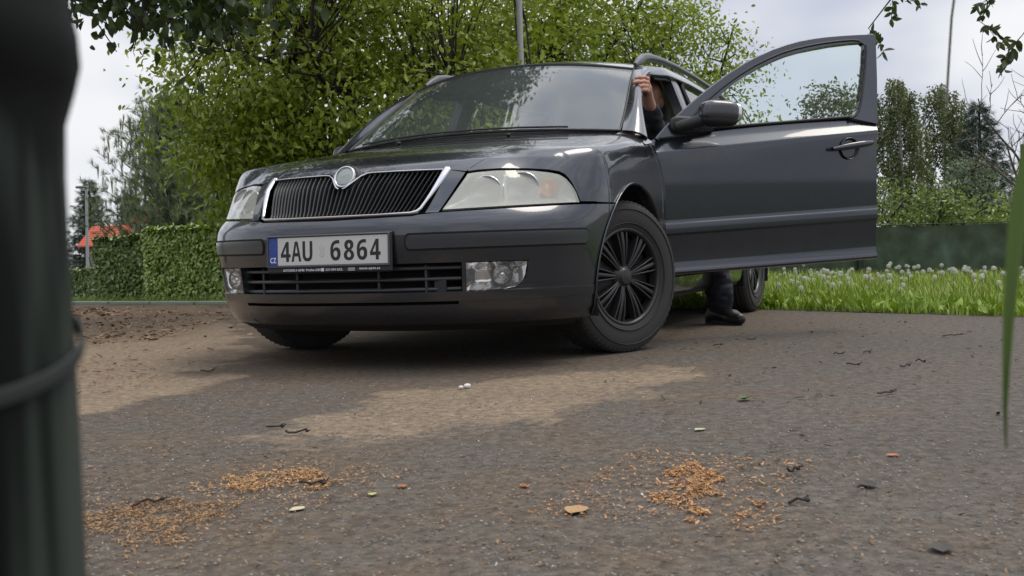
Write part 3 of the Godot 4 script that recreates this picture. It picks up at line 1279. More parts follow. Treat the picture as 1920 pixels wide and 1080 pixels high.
	for i in 34:
		var z := lerpf(-0.885, -3.42, i / 33.0)
		var e := roof_edge(z)
		if i == 0: e = wl[12] + Vector3(0, 0.004, 0)
		var fr := maxf(0.0, 1.0 - i / 10.0)
		var row := PackedVector3Array()
		for j in range(-12, 13):
			var u := j / 12.0
			row.append(Vector3(e.x * u, e.y + 0.055 * (1 - pow(absf(u), 2.4)), e.z + 0.125 * (1 - u * u) * fr - 0.16 * (1 - u * u) * maxf(0.0, (i - 27) / 6.0)))
		g.append(row)
	mb.grid(g, CAR_IN)
	var roof := put(car, "roof", mb, M.paint)
	mb = MB.new()
	for i in g.size():
		for j in 25: g[i][j] += Vector3(0, -0.03, 0)
	mb.grid(g, Vector3(0, 3, -1.5))
	put(roof, "headliner", mb, M.beige)
	# tailgate window
	mb = MB.new()
	g = []
	for i in 7:
		var row := PackedVector3Array()
		for j in range(-8, 9):
			var u := j / 8.0
			var a := Vector3(0.57 * u, 1.27 + 0.055 * (1 - u * u), -3.42 - 0.16 * (1 - u * u))
			var b := Vector3(0.70 * u, 0.95, -3.50 - 0.10 * (1 - u * u))
			row.append(a.lerp(b, i / 6.0))
		g.append(row)
	mb.grid(g, CAR_IN)
	put(car, "tailgate_window", mb, M.glass)
	# interior
	mb = MB.new()
	g = []
	for a in [[0.40, -0.62], [0.62, -0.70], [0.80, -0.72], [0.90, -0.66], [0.925, -0.52], [0.925, -0.30], [0.92, -0.20]]:
		var row := PackedVector3Array()
		for j in range(-10, 11):
			var u := j / 10.0
			var hump := 0.045 * exp(-pow((u * 0.7 - 0.37) / 0.16, 2.0)) if a[0] > 0.85 else 0.0
			row.append(Vector3(0.71 * u, a[0] + hump - 0.02 * u * u, a[1] - 0.06 * u * u))
		g.append(row)
	mb.grid(g, Vector3(0, 0.5, -0.2))
	var dash := put(car, "dashboard", mb, M.cloth)
	mb = MB.new()
	var ring := []
	for k in 33:
		var th := TAU * k / 32.0
		ring.append(Vector3(0.37 + 0.182 * cos(th), 0.865 + 0.182 * sin(th) * 0.90, -0.90 + 0.182 * sin(th) * 0.42))
	mb.tube(ring, 0.015, 8, false)
	mb.blob(Vector3(0.37, 0.86, -0.89), Vector3(0.08, 0.07, 0.03), 0.7, Basis(Vector3.RIGHT, -0.4), 14, 8)
	mb.box(Vector3(0.37, 0.86, -0.895), Vector3(0.33, 0.03, 0.015), 0.005)
	mb.tube([Vector3(0.37, 0.86, -0.89), Vector3(0.37, 0.78, -0.68)], 0.03, 10)
	put(dash, "steering_wheel", mb, M.black)
	for x in [0.37, -0.37]:
		var seat := node(car, "seat")
		mb = MB.new()
		mb.blob(Vector3(x, 0.44, -1.42), Vector3(0.25, 0.11, 0.27), 0.45, Basis(Vector3.RIGHT, -0.12), 24, 12)
		put(seat, "seat_cushion", mb, M.cloth)
		mb = MB.new()
		mb.blob(Vector3(x, 0.80, -1.80), Vector3(0.24, 0.34, 0.085), 0.5, Basis(Vector3.RIGHT, -0.32), 24, 14)
		put(seat, "seat_back", mb, M.cloth)
		mb = MB.new()
		mb.blob(Vector3(x, 1.20, -1.92), Vector3(0.13, 0.085, 0.05), 0.55, Basis(Vector3.RIGHT, -0.25), 18, 10)
		put(seat, "headrest", mb, M.cloth)
	var bench := node(car, "rear_bench")
	mb = MB.new()
	mb.blob(Vector3(0, 0.44, -2.30), Vector3(0.64, 0.12, 0.26), 0.35, Basis(), 24, 10)
	put(bench, "seat_cushion", mb, M.cloth)
	mb = MB.new()
	mb.blob(Vector3(0, 0.78, -2.62), Vector3(0.64, 0.32, 0.09), 0.35, Basis(Vector3.RIGHT, -0.3), 24, 10)
	put(bench, "seat_back", mb, M.cloth)
	mb = MB.new()
	mb.blob(Vector3(0, 1.285, -0.80), Vector3(0.12, 0.035, 0.02), 0.6, Basis(), 16, 8)
	mb.tube([Vector3(0, 1.285, -0.80), Vector3(0, 1.36, -0.78)], 0.01, 6)
	put(car, "interior_mirror", mb, M.black)
	mb = MB.new()
	mb.blob(Vector3(-0.905, 0.965, -0.62), Vector3(0.085, 0.055, 0.05), 0.7, Basis(), 20, 12)
	mb.tube([Vector3(-0.80, 0.955, -0.58), Vector3(-0.87, 0.96, -0.61)], 0.022, 8)
	put(car, "wing_mirror", mb, M.trim)

func door_y(y0: float, d: float) -> float:
	var k := lerp_tab(y0, [0.29, 0.54, 0.70, 0.855, 0.95], [0.037, 0.044, 0.060, 0.088, 0.075])
	return y0 + k * d

func door_top(d: float) -> float:
	return minf(0.947 + 0.075 * d, 0.905 + (d + 0.016) * 0.93)

func dplane(d: float, y: float, out := 0.0) -> Vector3:
	return Vector3(d, y, -0.03 - 0.26 * (y - 0.95) + out)

func build_door(car: Node3D) -> void:
	var door := node(car, "driver_door")
	var a := deg_to_rad(49.9)
	door.transform = Transform3D(Basis(Vector3(sin(a), 0, -cos(a)), Vector3.UP, Vector3(cos(a), 0, sin(a))), Vector3(0.86, 0, -0.437))
	door.set_meta("label", "open front door on the driver's side")
	var rows := [[0.296, -0.060], [0.297, -0.036], [0.300, -0.020], [0.306, -0.011], [0.312, -0.010], [0.322, -0.014], [0.334, -0.020], [0.36, -0.023], [0.42, -0.017], [0.476, -0.011], [0.481, -0.010], [0.484, -0.003], [0.490, -0.001], [0.526, 0.000], [0.533, -0.003], [0.537, -0.009], [0.55, -0.008], [0.62, -0.005], [0.70, -0.002], [0.78, 0.0], [0.825, 0.001], [0.845, 0.0005], [0.858, -0.001], [0.866, -0.004], [0.88, -0.010], [0.90, -0.0185], [0.925, -0.029], [0.945, -0.037], [1.0, -0.052]]
	var g := []
	for r in rows:
		var row := PackedVector3Array()
		for k in 25:
			var t := k / 24.0
			var d := lerpf(0.0, 1.150, t)
			var y: float = door_y(r[0], d)
			var m: float = r[1]
			if r[0] > 0.95: y = door_top(d)
			elif r[0] > 0.86: y = minf(y, lerpf(door_y(0.858, d), door_top(d), (r[0] - 0.858) / 0.142))
			if r[0] >= 0.86 and r[0] <= 0.95: y = lerpf(door_y(0.858, d), door_top(d), (r[0] - 0.858) / 0.142)
			if y > 0.9: d += (y - 0.9) * 0.20 * t
			m -= 0.020 * pow((d - 0.5) / 0.6, 2.0)
			row.append(Vector3(d, y, m))
		g.append(row)
	var mb := MB.new()
	mb.grid(g, Vector3(0.55, 0.6, -0.5), 0.0)
	# turned edges
	var ins := Vector3(0.55, 0.65, -0.05)
	for e in [0, 24]:
		var eg := []
		for q in [0.0, 0.05, 0.11]:
			var row := PackedVector3Array()
			for i in g.size(): row.append(g[i][e] + Vector3(0, 0, -q))
			eg.append(row)
		mb.grid(eg, ins)
	var eg2 := []
	for q in [0.0, 0.06]:
		var row := PackedVector3Array()
		for k in 25: row.append(g[0][k] + Vector3(0, 0, -q))
		eg2.append(row)
	mb.grid(eg2, ins)
	put(door, "door_skin", mb, M.paint)
	# inner trim
	mb = MB.new()
	var ig := []
	for i in 12:
		var row := PackedVector3Array()
		for k in 17:
			var d := lerpf(0.02, 1.14, k / 16.0)
			var y := lerpf(0.30 + 0.037 * d, door_top(d), i / 11.0)
			row.append(Vector3(d, y, -0.11 - 0.04 * exp(-pow((y - 0.72) / 0.07, 2.0)) + (0.02 if i == 11 else 0.0)))
		ig.append(row)
	mb.grid(ig, Vector3(0.55, 0.65, 0.5))
	put(door, "inner_trim", mb, M.cloth)
	# window frame
	var outer := [Vector2(0.005, 0.922), Vector2(0.059, 0.974), Vector2(0.149, 1.045), Vector2(0.225, 1.101), Vector2(0.301, 1.155), Vector2(0.408, 1.225), Vector2(0.514, 1.285), Vector2(0.59, 1.321), Vector2(0.667, 1.353), Vector2(0.743, 1.378), Vector2(0.819, 1.398), Vector2(0.895, 1.412), Vector2(0.97, 1.423), Vector2(1.05, 1.431), Vector2(1.12, 1.437), Vector2(1.244, 1.445), Vector2(1.249, 1.44), Vector2(1.231, 1.33), Vector2(1.212, 1.214), Vector2(1.19, 1.10), Vector2(1.178, 1.03), Vector2(1.172, 0.99)]
	var inner := [Vector2(0.292, 0.955), Vector2(0.288, 1.04), Vector2(0.30, 1.075), Vector2(0.34, 1.115), Vector2(0.417, 1.172), Vector2(0.507, 1.226), Vector2(0.584, 1.266), Vector2(0.66, 1.299), Vector2(0.735, 1.327), Vector2(0.811, 1.348), Vector2(0.90, 1.366), Vector2(0.993, 1.383), Vector2(1.10, 1.397), Vector2(1.16, 1.402), Vector2(1.173, 1.392), Vector2(1.172, 1.37), Vector2(1.153, 1.294), Vector2(1.128, 1.213), Vector2(1.092, 1.105), Vector2(1.070, 1.058), Vector2(1.05, 1.036), Vector2(1.02, 1.02)]
	var poly := PackedVector2Array()
	for q in outer: poly.append(Vector2(q.x, q.y - 0.95))
	for k in range(inner.size() - 1, -1, -1): poly.append(Vector2(inner[k].x, inner[k].y - 0.95))
	var e2 := Vector3(0, 1, -0.26)
	mb = MB.new()
	mb.plate(poly, Vector3(0, 0.95, -0.045), Vector3.RIGHT, e2, 0.030)
	# rounded outer bead and inner step
	var op := []
	for k in range(0, 16): op.append(dplane(outer[k].x, outer[k].y - 0.004, -0.012))
	mb.tube(op, 0.011, 8)
	var frame := put(door, "window_frame", mb, M.paint)
	mb = MB.new()
	var gp := []
	for k in range(1, 15): gp.append(dplane(lerpf(inner[k].x, outer[k].x, 0.45), lerpf(inner[k].y, outer[k].y, 0.45), 0.001))
	var gp2 := []
	for k in range(14, 22): gp2.append(dplane(inner[k].x + 0.008, inner[k].y, 0.001))
	mb.tube(gp, 0.006, 6)
	mb.tube(gp2, 0.006, 6)
	put(frame, "frame_groove", mb, M.black)
	mb = MB.new()
	var belt_l := []
	for k in 17:
		var d := lerpf(0.28, 1.06, k / 16.0)
		belt_l.append(dplane(d, door_top(d) + 0.004, -0.008))
	mb.tube(belt_l, 0.008, 6)
	put(frame, "belt_seal", mb, M.black)
	# glass
	poly = PackedVector2Array()
	for k in inner.size(): poly.append(Vector2(inner[k].x, inner[k].y - 0.95))
	mb = MB.new()
	mb.plate(poly, Vector3(0, 0.95, -0.062), Vector3.RIGHT, e2, 0.004)
	put(door, "door_glass", mb, M.green_glass)
	# handle
	mb = MB.new()
	mb.lathe([Vector2(0.050, 0.001), Vector2(0.046, -0.004), Vector2(0.036, -0.018), Vector2(0.0, -0.026)], Vector3(0.990, 0.872, 0.0), Vector3.BACK, 28)
	for k in mb.n.size(): if mb.n[k].z < 0: mb.n[k] = -mb.n[k]
	var hd := put(door, "handle_recess", mb, M.black)
	mb = MB.new()
	mb.lathe([Vector2(0.052, -0.003), Vector2(0.051, 0.002), Vector2(0.048, 0.002), Vector2(0.046, -0.004)], Vector3(0.990, 0.872, 0.0), Vector3.BACK, 28)
	put(door, "recess_edge", mb, M.paint)
	mb = MB.new()
	var hg := []
	for k in 13:
		var t := k / 12.0
		var c := Vector3(lerpf(0.884, 1.102, t), lerpf(0.868, 0.897, t) , 0.004 + 0.030 * pow(sin(PI * clampf(t, 0.04, 0.96)), 0.5))
		var w := 0.004 + 0.010 * pow(sin(PI * clampf(t, 0.03, 0.97)), 0.4) + 0.003 * t
		var row := PackedVector3Array()
		for q in 13:
			var th := TAU * q / 12.0
			row.append(c + Vector3(0, cos(th) * w, sin(th) * 0.010))
		hg.append(row)
	mb.grid(hg, Vector3(0.99, 0.882, 0.02), 0.0, true)
	put(door, "handle", mb, M.paint)
	# mirror
	var mir := node(door, "wing_mirror")
	mb = MB.new()
	var bs := Basis(Vector3.FORWARD, 0.06)
	mb.blob(Vector3(0.268, 1.030, 0.075), Vector3(0.094, 0.052, 0.062), 0.66, bs, 30, 18)
	put(mir, "mirror_shell", mb, M.trim)
	mb = MB.new()
	mb.blob(Vector3(0.266, 0.998, 0.073), Vector3(0.088, 0.034, 0.058), 0.75, bs, 26, 12)
	put(mir, "mirror_base", mb, M.black)
	mb = MB.new()
	mb.tube([Vector3(0.105, 0.975, -0.02), Vector3(0.15, 0.985, 0.02), Vector3(0.20, 1.0, 0.055)], [0.026, 0.027, 0.028], 12)
	mb.blob(Vector3(0.140, 0.985, -0.03), Vector3(0.070, 0.040, 0.020), 0.7, bs, 18, 10)
	put(mir, "mirror_arm", mb, M.black)
	mb = MB.new()
	mb.blob(Vector3(0.342, 1.026, 0.075), Vector3(0.022, 0.042, 0.050), 0.5, bs, 20, 10)
	put(mir, "mirror_glass", mb, M.reflector)

func build_wheels(car: Node3D) -> void:
	var tyre := MB.new()
	var pr := [Vector2(0.192, -0.080), Vector2(0.205, -0.094), Vector2(0.235, -0.101), Vector2(0.268, -0.102), Vector2(0.295, -0.096), Vector2(0.309, -0.085), Vector2(0.315, -0.068)]
	for a in [-0.045, -0.015, 0.015, 0.045]:
		pr.append_array([Vector2(0.3165, a - 0.005), Vector2(0.3163, a - 0.0042), Vector2(0.309, a - 0.0035), Vector2(0.309, a + 0.0035), Vector2(0.3163, a + 0.0042), Vector2(0.3165, a + 0.005)])
	for k in range(6, -1, -1): pr.append(Vector2(pr[k].x, -pr[k].y))
	tyre.lathe(pr, Vector3.ZERO, Vector3.RIGHT, 72)
	# moulded lettering rings and shoulder blocks
	for k in 72:
		var th := TAU * k / 72.0
		var bs := Basis(Vector3.RIGHT, th)
		for sd in [-1.0, 1.0]:
			tyre.box(bs * Vector3(0.080 * sd, 0.3090, 0), Vector3(0.022, 0.007, 0.018), 0.002, bs * Basis(Vector3.BACK, -0.55 * sd))
	for r in [0.222, 0.280]:
		tyre.lathe([Vector2(r - 0.002, 0.098), Vector2(r - 0.001, 0.104), Vector2(r + 0.001, 0.104), Vector2(r + 0.002, 0.098)], Vector3.ZERO, Vector3.RIGHT, 60)
	var tm := tyre.mesh()
	var disc := MB.new()
	disc.lathe([Vector2(0.196, -0.085), Vector2(0.185, -0.08), Vector2(0.178, 0.02), Vector2(0.172, 0.045), Vector2(0.10, 0.050), Vector2(0.05, 0.060), Vector2(0.0, 0.062)], Vector3.ZERO, Vector3.RIGHT, 48)
	var dm := disc.mesh()
	var ring := MB.new()
	ring.lathe([Vector2(0.203, 0.080), Vector2(0.2045, 0.088), Vector2(0.201, 0.094), Vector2(0.194, 0.095), Vector2(0.188, 0.090), Vector2(0.184, 0.078), Vector2(0.182, 0.050)], Vector3.ZERO, Vector3.RIGHT, 60)
	var rm := ring.mesh()
	var hub := MB.new()
	hub.lathe([Vector2(0.062, 0.050), Vector2(0.055, 0.070), Vector2(0.040, 0.078), Vector2(0.034, 0.080), Vector2(0.033, 0.086), Vector2(0.028, 0.089), Vector2(0.0, 0.090)], Vector3.ZERO, Vector3.RIGHT, 40)
	for k in 5:
		var th := TAU * (k + 0.3) / 5.0
		hub.blob(Vector3(0.056, 0.058 * cos(th), 0.058 * sin(th)), Vector3(0.012, 0.010, 0.010), 0.6, Basis(), 10, 6)
	var hm := hub.mesh()
	# one spoke along +y, and a slimmer one
	var sm := []
	for w in [0.0036, 0.0085]:
		var sp := MB.new()
		var g := []
		for k in 8:
			var t := k / 7.0
			var r := lerpf(0.034, 0.190, t)
			var x := 0.082 + 0.006 * sin(PI * t) - 0.006 * pow(1 - t, 2.0) + 0.002 * t
			var ww: float = w * lerpf(0.7, 1.15, t)
			g.append(PackedVector3Array([Vector3(x - 0.030, r, -ww * 1.2), Vector3(x - 0.003, r, -ww), Vector3(x, r, -ww * 0.6), Vector3(x, r, ww * 0.6), Vector3(x - 0.003, r, ww), Vector3(x - 0.030, r, ww * 1.2)]))
		sp.grid(g, Vector3(0.03, 0.11, 0))
		sm.append(sp.mesh())
	for wi in 4:
		var front := wi < 2
		var sx := 1 if wi % 2 == 0 else -1
		var w := node(car, "front_wheel" if front else "rear_wheel")
		w.position = Vector3(0.77 * sx if front else 0.760 * sx, 0.314, 0.0 if front else -2.53)
		w.rotation.y = (deg_to_rad(-24.5) if front else 0.0) + (0.0 if sx > 0 else PI)
		put(w, "tyre", tm, M.rubber)
		put(w, "rim", dm, M.black)
		var turn := node(w, "wheel_cover")
		put(turn, "cover_ring", rm, M.cover)
		put(turn, "hub_cap", hm, M.cover)
		for k in 9:
			for q in [-1, 0, 1]:
				var s := put(turn, "spoke", sm[0 if q != 0 else 1], M.cover)
				s.rotation.x = TAU * k / 9.0 + q * 0.150 + 0.09

# ---------------------------------------------------------------- ground
func edge_z(x: float) -> float:
	return lerp_tab(x, [-30.0, -8.0, -4.5, 0.9, 2.3, 8.0, 30.0], [-7.5, -4.25, -3.80, -2.68, -2.02, -0.4, 5.0])

func ground_y(x: float, z: float) -> float:
	var e := (edge_z(x) - z) * 0.95
	if e < 0.0: return -0.05
	var k := smoothstep(-1.0, -4.0, x)
	var e0 := lerpf(3.0, 0.3, k)
	var y := 0.012 - 0.004 * e
	if e > e0: y -= lerpf(0.12, 0.06, k) * minf(e - e0, lerpf(6.0, 10.0, k)) + 0.004 * maxf(e - 12.0, 0.0)
	return y

func grain_texture(sz: int, sd: int) -> Array:
	# aggregate: cell noise and fine noise; returns [albedo, height] images that tile
	var a := FastNoiseLite.new()
	a.seed = sd; a.noise_type = FastNoiseLite.TYPE_CELLULAR; a.frequency = 0.085
	a.cellular_return_type = FastNoiseLite.RETURN_CELL_VALUE; a.cellular_jitter = 1.0
	var b := FastNoiseLite.new()
	b.seed = sd; b.noise_type = FastNoiseLite.TYPE_CELLULAR; b.frequency = 0.085
	b.cellular_return_type = FastNoiseLite.RETURN_DISTANCE; b.cellular_jitter = 1.0
	var c := FastNoiseLite.new()
	c.seed = sd + 7; c.frequency = 0.02; c.fractal_octaves = 5
	var ia := a.get_seamless_image(sz, sz).get_data()
	var ib := b.get_seamless_image(sz, sz).get_data()
	var ic := c.get_seamless_image(sz, sz).get_data()
	var al := PackedByteArray()
	var he := PackedByteArray()
	al.resize(sz * sz * 3)
	he.resize(sz * sz)
	for i in sz * sz:
		var v := ia[i] / 255.0
		var d := ib[i] / 255.0
		var n := ic[i] / 255.0
		var t := 0.80 + 0.18 * (n - 0.5) * 1.6 + (0.18 * (v - 0.5)) * 1.4
		if v > 0.93: t += 0.30
		elif v < 0.08: t -= 0.22
		t = clampf(t, 0.28, 1.0)
		al[i * 3] = int(255 * t)
		al[i * 3 + 1] = int(255 * t * 0.993)
		al[i * 3 + 2] = int(255 * t * 0.985)
		he[i] = int(255 * clampf(0.75 - d * 0.6 + 0.35 * (n - 0.5), 0, 1))
	return [Image.create_from_data(sz, sz, false, Image.FORMAT_RGB8, al), Image.create_from_data(sz, sz, false, Image.FORMAT_R8, he)]

func build_ground() -> void:
	# yard surface: asphalt under a film of sand and plant dust
	var X0 := -9.0
	var Z0 := -5.0
	var SZ := 11.0 * 1.3
	var W := 1024
	var n1 := FastNoiseLite.new()
	n1.seed = 3; n1.frequency = 0.006; n1.fractal_octaves = 6
	var n2 := FastNoiseLite.new()
	n2.seed = 9; n2.frequency = 0.035; n2.fractal_octaves = 4
	var d1 := n1.get_image(W, W).get_data()
	var d2 := n2.get_image(W, W).get_data()
	var tan_a := [[-9.0, -3.2], [-5.0, -2.6], [-3.13, -2.27], [-0.93, 0.23], [-0.67, 1.03], [-0.30, 1.10], [-0.06, 2.02], [0.0, 2.35], [-0.2, 2.6], [-9.0, 3.0]]
	var tan_b := [[0.42, 2.04], [0.46, 1.70], [0.55, 1.34], [0.81, 0.94], [1.10, 0.52], [1.24, 0.70], [1.27, 1.18], [1.16, 1.58], [1.08, 1.90], [0.92, 2.12], [0.75, 2.24], [0.60, 2.24]]
	var dirt := [[-9.0, -4.4], [-4.2, -3.8], [-3.0, -2.6], [-2.3, -0.9], [-2.2, 0.1], [-3.2, 0.2], [-9.0, -2.0]]
	var polys := []
	for src in [tan_a, tan_b, dirt]:
		var p := PackedVector2Array()
		for q in src: p.append(Vector2(q[0], q[1]))
		polys.append(p)
	# distance fields of the spread patches at a coarse step
	var C := 256
	var field := []
	for p in polys:
		var f := PackedFloat32Array()
		f.resize(C * C)
		for j in C:
			for i in C:
				var q := Vector2(X0 + SZ * (i + 0.5) / C, Z0 + SZ * (j + 0.5) / C)
				var inside := Geometry2D.is_point_in_polygon(q, p)
				var best := 9.0
				for k in p.size():
					best = minf(best, q.distance_to(Geometry2D.get_closest_point_to_segment(q, p[k], p[(k + 1) % p.size()])))
				f[j * C + i] = best if inside else -best
		field.append(f)
	var px := PackedByteArray()
	px.resize(W * W * 3)
	var lut := PackedByteArray()
	for i in 1001: lut.append(int(round(255.0 * Color(i / 1000.0, 0, 0).linear_to_srgb().r)))
	for j in W:
		var z := Z0 + SZ * (j + 0.5) / W
		for i in W:
			var x := X0 + SZ * (i + 0.5) / W
			var k := j * W + i
			var a := d1[k] / 255.0 - 0.5
			var b := d2[k] / 255.0 - 0.5
			var wob := a * 0.42 + b * 0.34
			var kk := (j / 4) * C + i / 4
			var r := 0.146 + a * 0.045
			var g := 0.136 + a * 0.042
			var bl := 0.128 + a * 0.040
			# brown plant dust, patchy, heavier towards the hedge side of the yard
			var t := clampf((2.3 - x) * 0.40 + a * 1.8 + b * 1.4, 0.0, 1.0) * 0.85
			r = lerpf(r, 0.150 + b * 0.05, t); g = lerpf(g, 0.118 + b * 0.04, t); bl = lerpf(bl, 0.090 + b * 0.03, t)
			t = clampf((field[0][kk] + wob * 0.9) / 0.09 + 0.5, 0.0, 1.0)
			r = lerpf(r, 0.300 + b * 0.07, t); g = lerpf(g, 0.245 + b * 0.06, t); bl = lerpf(bl, 0.188 + b * 0.04, t)
			t = clampf((field[1][kk] + wob * 0.9) / 0.10 + 0.5, 0.0, 1.0) * 0.9
			r = lerpf(r, 0.300 + b * 0.07, t); g = lerpf(g, 0.245 + b * 0.06, t); bl = lerpf(bl, 0.188 + b * 0.04, t)
			t = clampf((field[2][kk] + wob * 2.2) / 0.5 + 0.3, 0.0, 1.0) * 0.85
			r = lerpf(r, 0.215 + b * 0.12, t); g = lerpf(g, 0.160 + b * 0.09, t); bl = lerpf(bl, 0.112 + b * 0.04, t)
			r *= 1.06
			g *= 1.005
			bl *= 0.92
			px[k * 3] = lut[int(clampf(r, 0, 1) * 1000)]
			px[k * 3 + 1] = lut[int(clampf(g, 0, 1) * 1000)]
			px[k * 3 + 2] = lut[int(clampf(bl, 0, 1) * 1000)]
	var macro := ImageTexture.create_from_image(Image.create_from_data(W, W, false, Image.FORMAT_RGB8, px))
	var gr := grain_texture(1024, 21)
	var m := StandardMaterial3D.new()
	m.albedo_texture = ImageTexture.create_from_image(gr[0])
	m.heightmap_enabled = true
	m.heightmap_texture = ImageTexture.create_from_image(gr[1])
	m.heightmap_scale = 0.5
	m.roughness = 0.9
	m.metallic_specular = 0.35
	m.detail_enabled = true
	m.detail_blend_mode = BaseMaterial3D.BLEND_MODE_MUL
	m.detail_uv_layer = BaseMaterial3D.DETAIL_UV_2
	m.detail_albedo = macro
	var v := PackedVector3Array()
	var nn := PackedVector3Array()
	var uv := PackedVector2Array()
	var uv2 := PackedVector2Array()
	var ix := PackedInt32Array()
	var NX := 60
	var NZ := 24
	for j in NZ + 1:
		for i in NX + 1:
			var x := lerpf(-9.0, 5.3, float(i) / NX)
			var zn := 9.2
			var z := lerpf(edge_z(x) + 0.02 * sin(x * 5.1) + 0.015 * sin(x * 13.7), zn, pow(float(j) / NZ, 1.0))
			v.append(Vector3(x, 0, z))
			nn.append(Vector3.UP)
			uv.append(Vector2(x, z) / 0.85)
			uv2.append(Vector2((x - X0) / SZ, (z - Z0) / SZ))
	for j in NZ:
		for i in NX:
			var a := j * (NX + 1) + i
			ix.append_array(PackedInt32Array([a, a + 1, a + NX + 1, a + 1, a + NX + 2, a + NX + 1]))
	var arr := []
	arr.resize(Mesh.ARRAY_MAX)
	arr[Mesh.ARRAY_VERTEX] = v; arr[Mesh.ARRAY_NORMAL] = nn; arr[Mesh.ARRAY_TEX_UV] = uv; arr[Mesh.ARRAY_TEX_UV2] = uv2
	for k in range(0, ix.size(), 3):
		var gn := (v[ix[k + 1]] - v[ix[k]]).cross(v[ix[k + 2]] - v[ix[k]])
		if gn.y > 0:
			var q := ix[k + 1]; ix[k + 1] = ix[k + 2]; ix[k + 2] = q
	arr[Mesh.ARRAY_INDEX] = ix
	var am := ArrayMesh.new()
	am.add_surface_from_arrays(Mesh.PRIMITIVE_TRIANGLES, arr)
	var yard := put(self, "yard_pavement", am, m)
	yard.set_meta("kind", "structure")
	# the land round it, out to the horizon
	var mb := MB.new()
	var ax := []
	for i in range(-26, 27): ax.append(signf(i) * (absf(i) * 0.45 + pow(absf(i) / 26.0, 4.0) * 240.0))
	var gl := []
	for zi in ax:
		var row := PackedVector3Array()
		for xi in ax:
			var z: float = zi - 4.0
			row.append(Vector3(xi, ground_y(xi, z), z))
		gl.append(row)
	mb.grid(gl, Vector3(0, -50, 0))
	var soil := std(Color(0.085, 0.115, 0.035), 0.95)
	var nt := NoiseTexture2D.new()
	var fn := FastNoiseLite.new()
	fn.seed = 2; fn.frequency = 0.02; fn.fractal_octaves = 5
	nt.noise = fn; nt.width = 512; nt.height = 512; nt.seamless = true
	var gd := Gradient.new()
	gd.colors = PackedColorArray([Color(0.45, 0.5, 0.4), Color(1, 1, 1)])
	nt.color_ramp = gd
	soil.albedo_texture = nt
	soil.uv1_triplanar = true
	soil.uv1_world_triplanar = true
	soil.uv1_scale = Vector3(0.5, 0.5, 0.5)
	var land := put(self, "ground", mb, soil)
	land.set_meta("kind", "structure")
	# low kerb along the far side of the yard, by the hedge
	var kerb := node(self, "kerb")
	kerb.set_meta("kind", "structure")
	var km := std(Color(0.22, 0.24, 0.18), 0.9)
	for k in 9:
		var x := -8.2 + k * 0.62
		var z := edge_z(x) - 0.06
		var kb := MB.new()
		kb.box(Vector3(0, 0.012, 0), Vector3(0.605, 0.040, 0.08), 0.008)
		var o := put(kerb, "kerb_stone", kb, km)
		o.position = Vector3(x, 0, z)
		o.rotation.y = -atan2(edge_z(x + 0.3) - edge_z(x - 0.3), 0.6)

